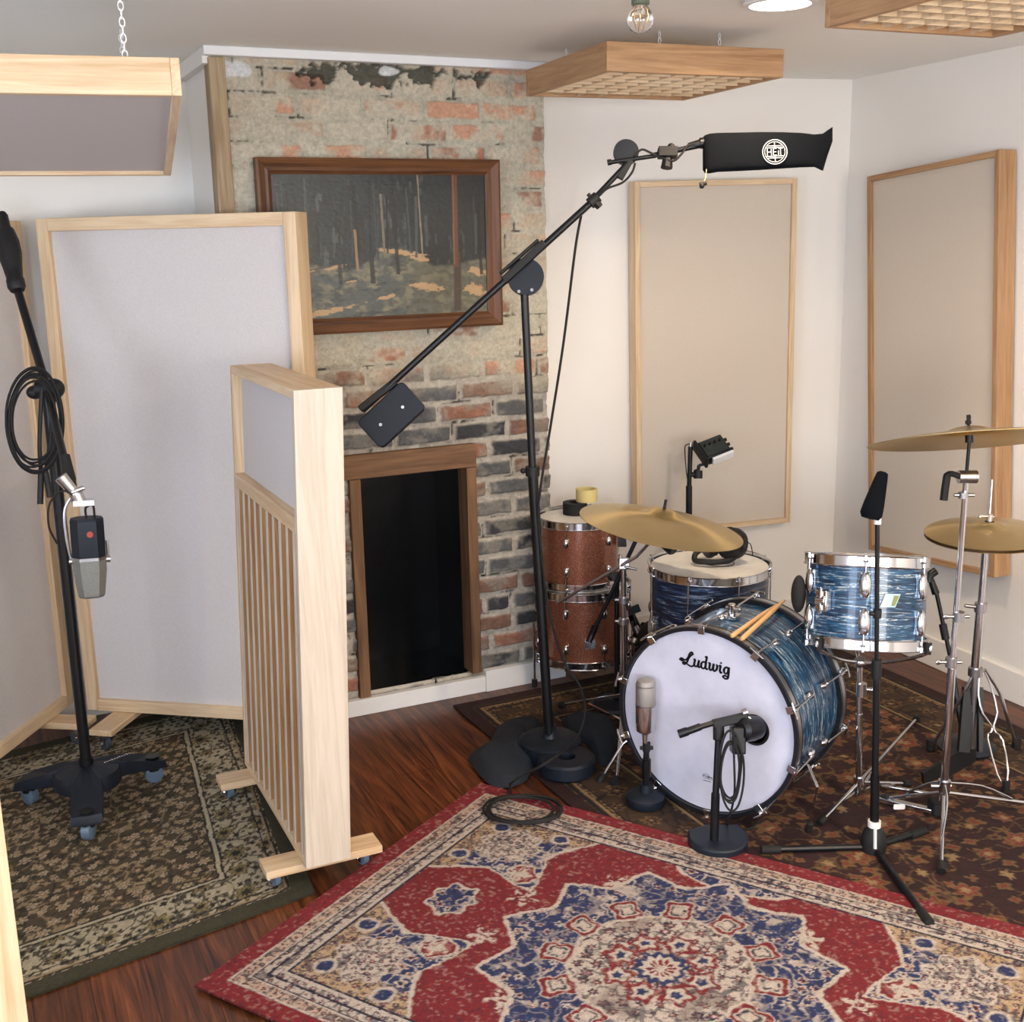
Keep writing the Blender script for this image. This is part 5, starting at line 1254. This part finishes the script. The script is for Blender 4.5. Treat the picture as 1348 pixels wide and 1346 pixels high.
# ride cymbal and stand
Br = floorp(1243, 1082); Br.z = 0
cr = A(1275, 577, Br)+rt*0; cr = V(1276, 580, depth(A(1275, 577, Br)))
nR_ = (UP*.965+away*.285-right*.105).normalized()
cymbal('big ride cymbal at the upper right edge of the kit, seen from its dark underside', cr, nR_, .268, .06, .022, .02)
t = thing('cymbal_stand', 'straight chrome stand carrying the ride cymbal, in front of the hi-hat', 'cymbal stand', loc=Br)
jt = V(1272, 628, depth(A(1272, 628, Br)))
p0 = V(1243, 1035, depth(A(1243, 1035, Br))); p1 = V(1253, 880, depth(A(1253, 880, Br)))
obj('lower_pole', MB().cyl(p0-UP*.03, p1, .0115), M['chrome'], t); obj('upper_pole', MB().cyl(p1, jt, .0082), M['chrome'], t)
for px, py in ((1252, 872), (1262, 812)): q = V(px, py, depth(A(px, py, Br))); obj('collar', MB().cyl(q-UP*.014, q+UP*.014, .016).cyl(q-rt*.035, q+rt*.03, .005).ball(q-rt*.035, (.012, .004, .008)), M['steel'], t)
m = MB(); m.cyl(jt-rt*.022, jt+rt*.028, .018, n=20); obj('tilter', m, M['steel'], t)
m = MB(); m.tube([jt-rt*.02-fw*.01, jt-rt*.052+up*.008-fw*.01, jt-rt*.060-up*.02-fw*.01, jt-rt*.066-up*.065-fw*.01], lambda f: .008+.003*(f > .4), 8, 4); obj('tilter_lever', m, M['rubber'], t)
q = V(1268, 652, depth(jt)); obj('memory_lock', MB().cyl(q-UP*.008, q+UP*.008, .014).cyl(q-rt*.025, q+rt*.03, .005), M['steel'], t)
m = MB(); m.cyl(jt, cr-nR_*.002, .0048); m.cyl(cr-nR_*.006, cr+nR_*.014, .011); obj('threaded_rod', m, M['black'], t)
m = MB(); m.cyl(cr+nR_*.03, cr+nR_*.07, .004); m.cyl(cr+nR_*.045, cr+nR_*.055, .008); m.ball(cr+nR_*.062+rt*.004, (.004, .004, .010)); obj('wing_nut', m, M['rubber'], t)
hb = p0; m = MB(); m.cyl(hb-UP*.015, hb+UP*.018, .018); m.cyl(hb-UP*.045, hb-UP*.02, .014); m.cyl(hb-rt*.04, hb+rt*.02, .006); obj('leg_collar', m, M['chrome'], t)
for (px, py) in ((1239, 1146), (1385, 1062), (1160, 1052)):
    f_ = G(px, py, .018); o = obj('leg', MB().cyl(hb-UP*.02, f_, .0055), M['chrome'], t); d = (f_-hb).normalized()
    obj('rubber_foot', MB().cyl(f_-d*.026, f_+d*.004, .0125), M['rubber'], o); obj('brace', MB().tube([hb+UP*.01, hb+(f_-hb)*.3+UP*.02+rt*.01, hb+(f_-hb)*.62], .0035, 7, 3), M['chrome'], t)

# hi-hat
Bh = floorp(1280, 1015); Bh.z = 0
ch_ = V(1302, 694, depth(A(1302, 694, Bh))); nH = (UP*.998-right*.03-away*.03).normalized(); print('hihat', ch_)
cymbal('upper hi-hat cymbal below the ride cymbal at the right edge', ch_-nH*.018, nH, .188, .045, .020, .018)
o = cymbal('lower hi-hat cymbal, pressed against the upper one on its stand', ch_-nH*.030, -nH, .188, .045, .012, .014)
t = thing('hi_hat_stand', 'chrome hi-hat stand with wire legs and a foot pedal, nearest the right wall', 'hi-hat stand', loc=Bh)
pU = V(1297, 722, depth(A(1297, 722, Bh))); pM = V(1291, 800, depth(A(1291, 800, Bh))); pL = V(1284, 884, depth(A(1284, 884, Bh))); pF = V(1279, 985, depth(A(1279, 985, Bh)))
obj('upper_pole', MB().cyl(pU, pM, .0105), M['chrome'], t); obj('lower_pole', MB().cyl(pM, pL, .0145), M['chrome'], t); obj('frame_post', MB().cyl(pL, pF, .011), M['steel'], t)
m = MB(); m.lathe([(.012, 0), (.02, .01), (.026, .03), (.026, .034)], axis_frame(pU-UP*.01, UP), 20); m.cyl(pU, pU+rt*.04-UP*.005, .005); obj('cymbal_seat', m, M['steel'], t)
obj('collar', MB().cyl(pM-UP*.015, pM+UP*.015, .019).cyl(pM, pM-rt*.05+UP*.006, .006), M['steel'], t)
obj('leg_collar', MB().cyl(pL-UP*.015, pL+UP*.012, .022), M['steel'], t)
m = MB(); m.cyl(ch_-UP*.05, V(1306, 632, depth(ch_)), .003); obj('pull_rod', m, M['chrome'], t)
m = MB(); m.cyl(ch_+UP*.005, ch_+UP*.018, .014); obj('clutch_felt', m, M['rubber'], t)
m = MB(); m.cyl(ch_+UP*.018, ch_+UP*.04, .009); m.cyl(ch_+UP*.035-rt*.03, ch_+UP*.032+rt*.012, .004); m.ball(ch_+UP*.032-rt*.03, .006); obj('clutch', m, M['silver'], t)
Dh = depth(pL)
def wireleg(pts_, nm='wire_leg', r=.0032): return obj(nm, MB().tube(pts_, r, 7, 2), M['silver'], t)
fh = G(1324, 1040, .018)
L1 = [V(1290, 885, Dh), V(1288, 915, Dh), V(1294, 940, Dh-.01), V(1306, 957, Dh-.01), V(1304, 965, Dh-.02), V(1300, 972, Dh-.02), V(1313, 1020, Dh-.08), V(1323, 1038, depth(fh))]
L2 = [V(1296, 884, Dh), V(1305, 905, Dh), V(1313, 938, Dh-.01), V(1308, 955, Dh-.01), V(1311, 965, Dh-.02), V(1320, 975, Dh-.02), V(1327, 1015, Dh-.08), V(1324, 1038, depth(fh))]
o = wireleg(L1); wireleg(L2); obj('rubber_foot', MB().cyl(fh, fh+UP*.03, .012).cyl(fh-UP*.006, fh, .014), M['rubber'], o)
f2 = G(1338, 982, .018); o = obj('leg', MB().tube([V(1297, 882, Dh), V(1316, 912, Dh+.02), V(1326, 945, Dh+.04), f2], .006, 8, 3), M['steel'], t); obj('rubber_foot', MB().cyl(f2+UP*.03, f2-UP*.006, .015), M['rubber'], o)
f3 = G(1225, 985, .018); o = obj('leg', MB().tube([pL, V(1262, 925, Dh+.05), f3], .006, 8, 3), M['steel'], t); obj('rubber_foot', MB().cyl(f3+UP*.03, f3-UP*.006, .015), M['rubber'], o)
m = MB(); q0_ = G(1282, 1000, .03); q1_ = G(1215, 1030, .012); m.bar(q0_+UP*.03, q1_, .07, .010, UP.cross(q1_-q0_)); obj('footboard', m, M['blackm'], t)
m = MB(); m.bar(V(1275, 905, Dh+.03), V(1268, 990, Dh+.03), .035, .02, fw); m.bar(V(1290, 905, Dh+.02), V(1290, 990, Dh+.0), .014, .02, fw); obj('pedal_frame', m, M['black'], t)

# bass drum pedal behind the bass drum
pp = TB @ Vector((0, -R+.01, -L-.03)); pe = pp+BA*.30; pp.z = .012; pe.z = .012
t = thing('bass_drum_pedal', 'chrome and black foot pedal clamped at the back of the bass drum', 'drum pedal', loc=pe)
m = MB(); m.bar(pp+UP*.085, pe+UP*.015, .085, .008, BX); obj('footboard', m, M['steel'], t, bevel=.002)
m = MB(); m.bar(pp+UP*.004, pe+UP*.004, .10, .006, BX); obj('base_plate', m, M['black'], t)
m = MB(); 
for s_ in (-1, 1): m.bar(pp+BX*.05*s_+BA*.03, pp+BX*.05*s_+BA*.03+UP*.26, .018, .012)
m.cyl(pp-BX*.06+BA*.03+UP*.25, pp+BX*.06+BA*.03+UP*.25, .008); obj('pedal_posts', m, M['chrome'], t)
m = MB(); m.cyl(pp+BA*.03+UP*.25, pp+BA*.055+UP*.38, .004); m.ball(pp+BA*.05+UP*.385, (.025, .025, .03)); obj('beater', m, M['blackm'], t)
# chrome rail with badge lying in front of the snare stand
ra = G(1157, 1052, .02); rb = G(1228, 1068, .02)
t = thing('hi_hat_drop_rail', 'chrome flat rail with small white badge on the floor between the chrome stands', 'drum hardware', loc=(ra+rb)/2)
obj('rail', MB().bar(ra, rb, .022, .016), M['chrome'], t, bevel=.003)
obj('rail', MB().bar(G(1160, 1035, .02), G(1226, 1046, .02), .012, .012), M['chrome'], t, bevel=.003)
obj('end_block', MB().box((-.022, -.03, -.010), (.022, .03, .03), frame(G(1234, 1066, .022), rx_, ry_, UP)), M['rubber'], t, bevel=.005)
obj('badge', MB().prism(rrect(.017, .008, .004), -.001, .002, frame(G(1182, 1060, .03)-ry_*.012, rx_, UP, -ry_)), M['white'], t, label='small white oval badge')

# ---- black tripod microphone stand in front
Bt = floorp(1151, 1118); Bt.z = 0
t = thing('tripod_microphone_stand', 'black tripod microphone stand standing in front of the snare drum', 'microphone stand', loc=Bt)
pT = V(1155, 688, depth(A(1155, 688, Bt))); pC = V(1154, 880, depth(A(1154, 880, Bt))); pB = V(1151, 1085, depth(A(1151, 1085, Bt))); pS = V(1152, 1020, depth(A(1152, 1020, Bt)))
obj('upper_pole', MB().cyl(pC, pT, .0062), M['black'], t); obj('lower_pole', MB().cyl(pB, pC, .0095).cyl(pB, pS, .0125), M['black'], t)
q = V(1155, 808, depth(A(1155, 808, Bt))); obj('clutch', MB().cyl(pC-UP*.03, pC+UP*.025, .014, n=14), M['blackm'], t); obj('collar', MB().cyl(q-UP*.012, q+UP*.012, .011).cyl(q, q-rt*.02, .006), M['blackm'], t)
obj('lock_ring', MB().cyl(pB-UP*.008, pB+UP*.010, .018, n=20), M['white'], t, label='white locking ring')
hb = pB-UP*.05; m = MB(); m.lathe([(.02, -.055), (.035, -.045), (.036, .0), (.028, .03), (.015, .042)], Matrix.Translation(hb), 18); obj('hub', m, M['blackm'], t)
obj('pull_lever', MB().bar(V(1152, 1092, depth(pB)-.036), V(1152, 1118, depth(pB)-.040), .006, .006), M['white'], t)
for (px, py) in ((1004, 1119), (1223, 1214), (1216, 1094)):
    f_ = G(px, py, .020); d = (f_-(hb-UP*.03)).normalized(); s0 = hb-UP*.02+Vector((d.x, d.y, 0))*.03
    o = obj('leg', MB().cyl(s0, f_, .0095), M['black'], t); obj('rubber_foot', MB().cyl(f_-d*.05, f_+d*.004, .0125, n=14), M['rubber'], o)
Dt = depth(pT); t = thing('wedge_microphone', 'black wedge shaped microphone on the tripod stand, leaning left above the snare drum', 'microphone', loc=V(1150, 670, Dt))
ma = V(1161, 626, Dt-.01); mb_ = V(1146, 680, Dt-.01); Lm = (mb_-ma).length; Tm = axis_frame(ma, mb_-ma, fw)
def sect(hx, hy, n=20, e_=.75):
    return [(hx*math.copysign(abs(math.cos(2*PI*j/n))**e_, math.cos(2*PI*j/n)), hy*math.copysign(abs(math.sin(2*PI*j/n))**e_, math.sin(2*PI*j/n))) for j in range(n)]
obj('body', loft([(sect(.008, .007), -.010), (sect(.014, .013), -.006), (sect(.017, .014), .01), (sect(.021, .018), Lm*.35), (sect(.026, .024), Lm*.7), (sect(.028, .028), Lm*.95), (sect(.022, .022), Lm+.006)], Tm), M['cloth_black'], t)
m = MB(); m.cyl(pT-UP*.004, pT+UP*.012, .010); obj('thread_ring', m, M['white'], t)
obj('clip', MB().bar(pT+UP*.01, V(1157, 645, Dt-.0), .018, .016, fw), M['blackm'], t, bevel=.003)

# small microphone on a gooseneck behind the snare
Bg = G(1268, 972, .009); Bg.z = 0; Dg = depth(A(1240, 800, Bg))
t = thing('angled_microphone_stand', 'thin black leaning boom behind the snare drum with a small black microphone pointing at it', 'microphone stand', loc=Bg)
obj('pole', MB().cyl(G(1272, 985, .02), V(1250, 868, Dg+.01), .011).cyl(V(1252, 870, Dg+.01), V(1233, 782, Dg), .007), M['black'], t)
obj('clutch', MB().cyl(V(1245, 842, Dg), V(1241, 822, Dg), .013), M['blackm'], t)
obj('base', MB().lathe([(.09, 0), (.095, .008), (.085, .018), (.02, .024)], Matrix.Translation((G(1272, 985, .01).x, G(1272, 985, .01).y, .010)), 28), M['navy'], t)
t = thing('small_snare_microphone', 'small black microphone at the right rim of the snare drum', 'microphone', loc=V(1229, 760, Dg))
obj('body', MB().tube([V(1222, 767, Dg), V(1224, 758, Dg), V(1232, 752, Dg)], .014, 12, 4).cyl(V(1225, 762, Dg), V(1232, 782, Dg), .010, .013), M['black'], t)

# ---- condenser microphone left of the bass drum
Bk = floorp(850, 1058); Bk.z = 0; Dl = depth(A(850, 940, Bk))
t = thing('low_microphone_stand', 'low black stand with a round base holding the silver condenser microphone', 'microphone stand', loc=Bk)
obj('base', MB().lathe([(.058, .009), (.062, .016), (.060, .036), (.05, .044), (.02, .05), (.018, .075)], Matrix.Translation(Bk), 32), M['navy'], t)
obj('pole', MB().cyl(Bk+UP*.05, A(851, 985, Bk), .0095).cyl(A(851, 1022, Bk), A(851, 1000, Bk), .014), M['black'], t)
q = A(851, 985, Bk); obj('swivel', MB().cyl(q-UP*.01, q+UP*.018, .012).cyl(q-rt*.02, q+rt*.02, .006), M['blackm'], t)
t = thing('condenser_microphone', 'silver large-diaphragm condenser microphone standing beside the white bass drum head', 'microphone', loc=A(850, 962, Bk))
zb = A(850, 962, Bk).z; zm_ = A(850, 927, Bk).z; zt_ = A(850, 894, Bk).z; kk = Dl/F; r_ = 13.2*kk; x_, y_ = Bk.x-rx_.x*.002, Bk.y
obj('body', MB().lathe([(.010, zb-.012), (r_*.9, zb), (r_, zb+.004), (r_, zm_)], Matrix.Translation((x_, y_, 0)), 36), M['silver'], t)
gr = plain('silver_mesh_grille', (.42, .41, .39), .45, .8, (700, .0015, 1), var=500)
obj('grille', MB().lathe([(r_*.97, zm_), (r_*1.0, zm_+.004), (r_*1.0, zt_-.016), (r_*.85, zt_-.004), (r_*.4, zt_), (1e-4, zt_+.0005)], Matrix.Translation((x_, y_, 0)), 36), gr, t)
obj('grille_band', MB().ring(r_*.95, r_*1.04, zm_-.003, zm_+.003, Matrix.Translation((x_, y_, 0)), 36).ring(r_*.9, r_*1.03, zt_-.020, zt_-.017, Matrix.Translation((x_, y_, 0)), 36), M['steel'], t)
obj('mount', MB().cyl((x_, y_, zb-.04), (x_, y_, zb-.008), .008, .012), M['silver'], t)

# ---- kick drum microphone
Bq = floorp(945, 1112); Bq.z = .006; Dq = depth(A(943, 1000, Bq))
t = thing('kick_drum_microphone_stand', 'short black stand with a half round base before the bass drum head', 'microphone stand', loc=Bq)
poly = [(.085*math.cos(a), .085*math.sin(a)) for a in [PI+PI*i/16 for i in range(17)]]+[(.088, .02), (.075, .07), (-.02, .075), (-.08, .045)]
ob = obj('base', MB().prism(poly, .009, .034, frame((Bq.x, Bq.y, 0), rx_, ry_, UP)), M['navy'], t, bevel=.006)
p0 = V(940, 1108, depth(Bq)-.02); p1 = V(946, 968, Dq)
obj('pole', MB().cyl(p0, V(942, 1045, Dq+.015), .0125).cyl(V(942, 1050, Dq+.01), p1, .0098), M['black'], t)
m = MB(); m.bar(V(938, 954, Dq), V(985, 943, Dq), .024, .026, fw); m.cyl(V(946, 975, Dq), V(946, 955, Dq), .016); obj('boom_clutch', m, M['blackm'], t, bevel=.004)
m = MB(); m.cyl(V(893, 967, Dq-.02), V(905, 963, Dq-.02), .0125); m.cyl(V(903, 964, Dq-.02), V(922, 957, Dq-.015), .0105); m.cyl(V(920, 958, Dq-.015), V(946, 950, Dq), .008); obj('boom', m, M['black'], t)
obj('wing_screw', MB().cyl(V(978, 940, Dq), V(984, 937, Dq), .012), M['steel'], t); obj('wing_screw', MB().cyl(V(963, 969, Dq-.02), V(975, 969, Dq-.02), .004), M['steel'], t)
t = thing('kick_drum_microphone', 'black microphone held in front of the sound hole of the bass drum', 'microphone', loc=V(980, 965, Dq))
obj('body', MB().lathe([(.022, 0), (.034, .01), (.036, .05), (.032, .075), (.02, .085)], axis_frame(V(974, 962, Dq-.02), fw*.75+rt*.9+up*.0), 24).box((-.022, -.045, -.02), (.016, .03, .03), frame(V(972, 970, Dq), rt, up, -fw)), M['black'], t, bevel=.004)
obj('mount_loop', MB().tube([V(985, 944, Dq-.01), V(992, 952, Dq-.01), V(990, 966, Dq-.01), V(982, 974, Dq-.01)], .0025, 6), M['silver'], t)
c = V(962, 1012, Dq-.03)
cp = [V(967, 965, Dq-.02)]+coil_pts(c, (rt*.95+up*.1), up, .030, .088, 4, .2, 1.4, 12, fw*-.025)+[V(967, 1040, Dq-.03), V(962, 1070, Dq), G(958, 1086, .02), G(985, 1092, .014), G(1000, 1080, .014)]
cable('black cable bunched and hanging from the kick drum microphone stand', cp, .0032, loc=c)

# ---- pole with the headphone mixer
Bx = G(907, 868); Bx.z = 0; Dx = depth(A(908, 640, Bx)); print('mixer base', Bx)
t = thing('equipment_pole', 'black pole stand behind the floor tom with a clamp near the top', 'stand', loc=Bx)
obj('lower_pole', MB().cyl(Bx+UP*.03, A(907, 640, Bx), .013), M['black'], t); obj('upper_pole', MB().cyl(A(907, 645, Bx), A(909, 588, Bx), .0095), M['black'], t)
q = A(909, 584, Bx); obj('thread', MB().cyl(q-UP*.012, q+UP*.006, .008), M['silver'], t)
q = A(909, 625, Bx); obj('clamp', MB().cyl(q, q+rt*.04, .010).cyl(q+rt*.03-up*.016, q+rt*.03+up*.016, .018, n=12).cyl(q+rt*.018+up*.02, q+rt*.03, .006).bar(q+rt*.03+up*.012, V(920, 613, Dx-.02), .012, .012, fw).bar(V(920, 613, Dx-.02), V(937, 609, Dx-.03), .012, .012, fw), M['blackm'], t)
obj('leg', MB().cyl(Bx+UP*.12, Bx+rt*.0+Vector((.22, .03, .02)), .008).cyl(Bx+UP*.12, Bx+Vector((-.14, .12, .02)), .008).cyl(Bx+UP*.12, Bx+Vector((-.06, -.22, .02)), .008), M['black'], t)
t = thing('headphone_mixer', 'small black tilted control box with knobs and a lit-coloured bottom edge, clamped to the pole', 'audio mixer', loc=V(940, 596, Dx-.04))
mx0 = V(915, 593, Dx-.02); px_ = (V(950, 577, Dx+.0)-V(917, 590, Dx-.02)).normalized(); py_ = (V(938, 610, Dx-.08)-V(917, 590, Dx-.03)).normalized(); pn = px_.cross(py_).normalized(); py_ = pn.cross(px_).normalized()
if pn.dot(fw) > 0: pn = -pn
kx = Dx/F; TMx = frame(V(917, 588, Dx-.03), px_, py_, px_.cross(py_).normalized()); sgn = -1
obj('case', MB().box((0, 0, -.022), (.105, .088, .022), TMx), M['black'], t, bevel=.004)
obj('control_face', MB().box((.006, .006, -.0245), (.099, .080, -.0215), TMx), plain('dark_green_panel', rgb(44, 52, 48), .5), t)
obj('lit_box_edge', MB().box((.02, .0885, -.018), (.112, .100, .018), TMx), M['white'], t, bevel=.002, label='bottom edge coloured white as if lit')  # white strip paints the light on the box's lower edge
obj('side_cheek', MB().box((-.012, -.012, -.03), (.0, .098, .024), TMx), M['blackm'], t, bevel=.003)
m = MB()
for i in range(3): obj('knob', MB().cyl(TMx @ Vector((.108, .02+.026*i, 0)), TMx @ Vector((.122, .02+.026*i, 0)), .007, n=12), M['rubber'], t)
for i in range(4): obj('knob', MB().cyl(TMx @ Vector((.018+.022*i, .03, -.024)), TMx @ Vector((.018+.022*i, .03, -.036)), .005, n=10), M['rubber'], t)
cable('thin black lead looping down the pole behind the floor tom', [A(907, 585, Bx)-fw*.02, A(901, 588, Bx)-fw*.02, A(901, 602, Bx)-fw*.02, A(903, 625, Bx)-fw*.02, A(906, 640, Bx)-fw*.02], .0022, loc=A(906, 640, Bx))
# folded hardware in the shade behind the bass drum
t = thing('folded_stand', 'folded black stand hardware leaning in the corner between the copper toms and the floor tom', 'drum hardware', loc=G(848, 880))
g0 = G(848, 880)
obj('tubes', MB().cyl(g0+UP*.02, V(828, 800, 4.62), .012).cyl(g0+rt*.05+UP*.02, V(832, 808, 4.66), .010).cyl(g0+rt*.09+UP*.02, V(846, 822, 4.6), .010).bar(V(826, 806, 4.6), V(842, 800, 4.6), .03, .02, fw), M['black'], t)
obj('hinges', MB().cyl(V(836, 825, 4.55), V(844, 840, 4.55), .012).cyl(V(840, 850, 4.5), V(848, 862, 4.5), .012).ball(V(835, 845, 4.5), .016), M['steel'], t)
obj('bag', MB().ball(G(862, 872, .12)+Vector((0, 0, .02)), (.07, .10, .15), 18, 12), M['blackm'], t)
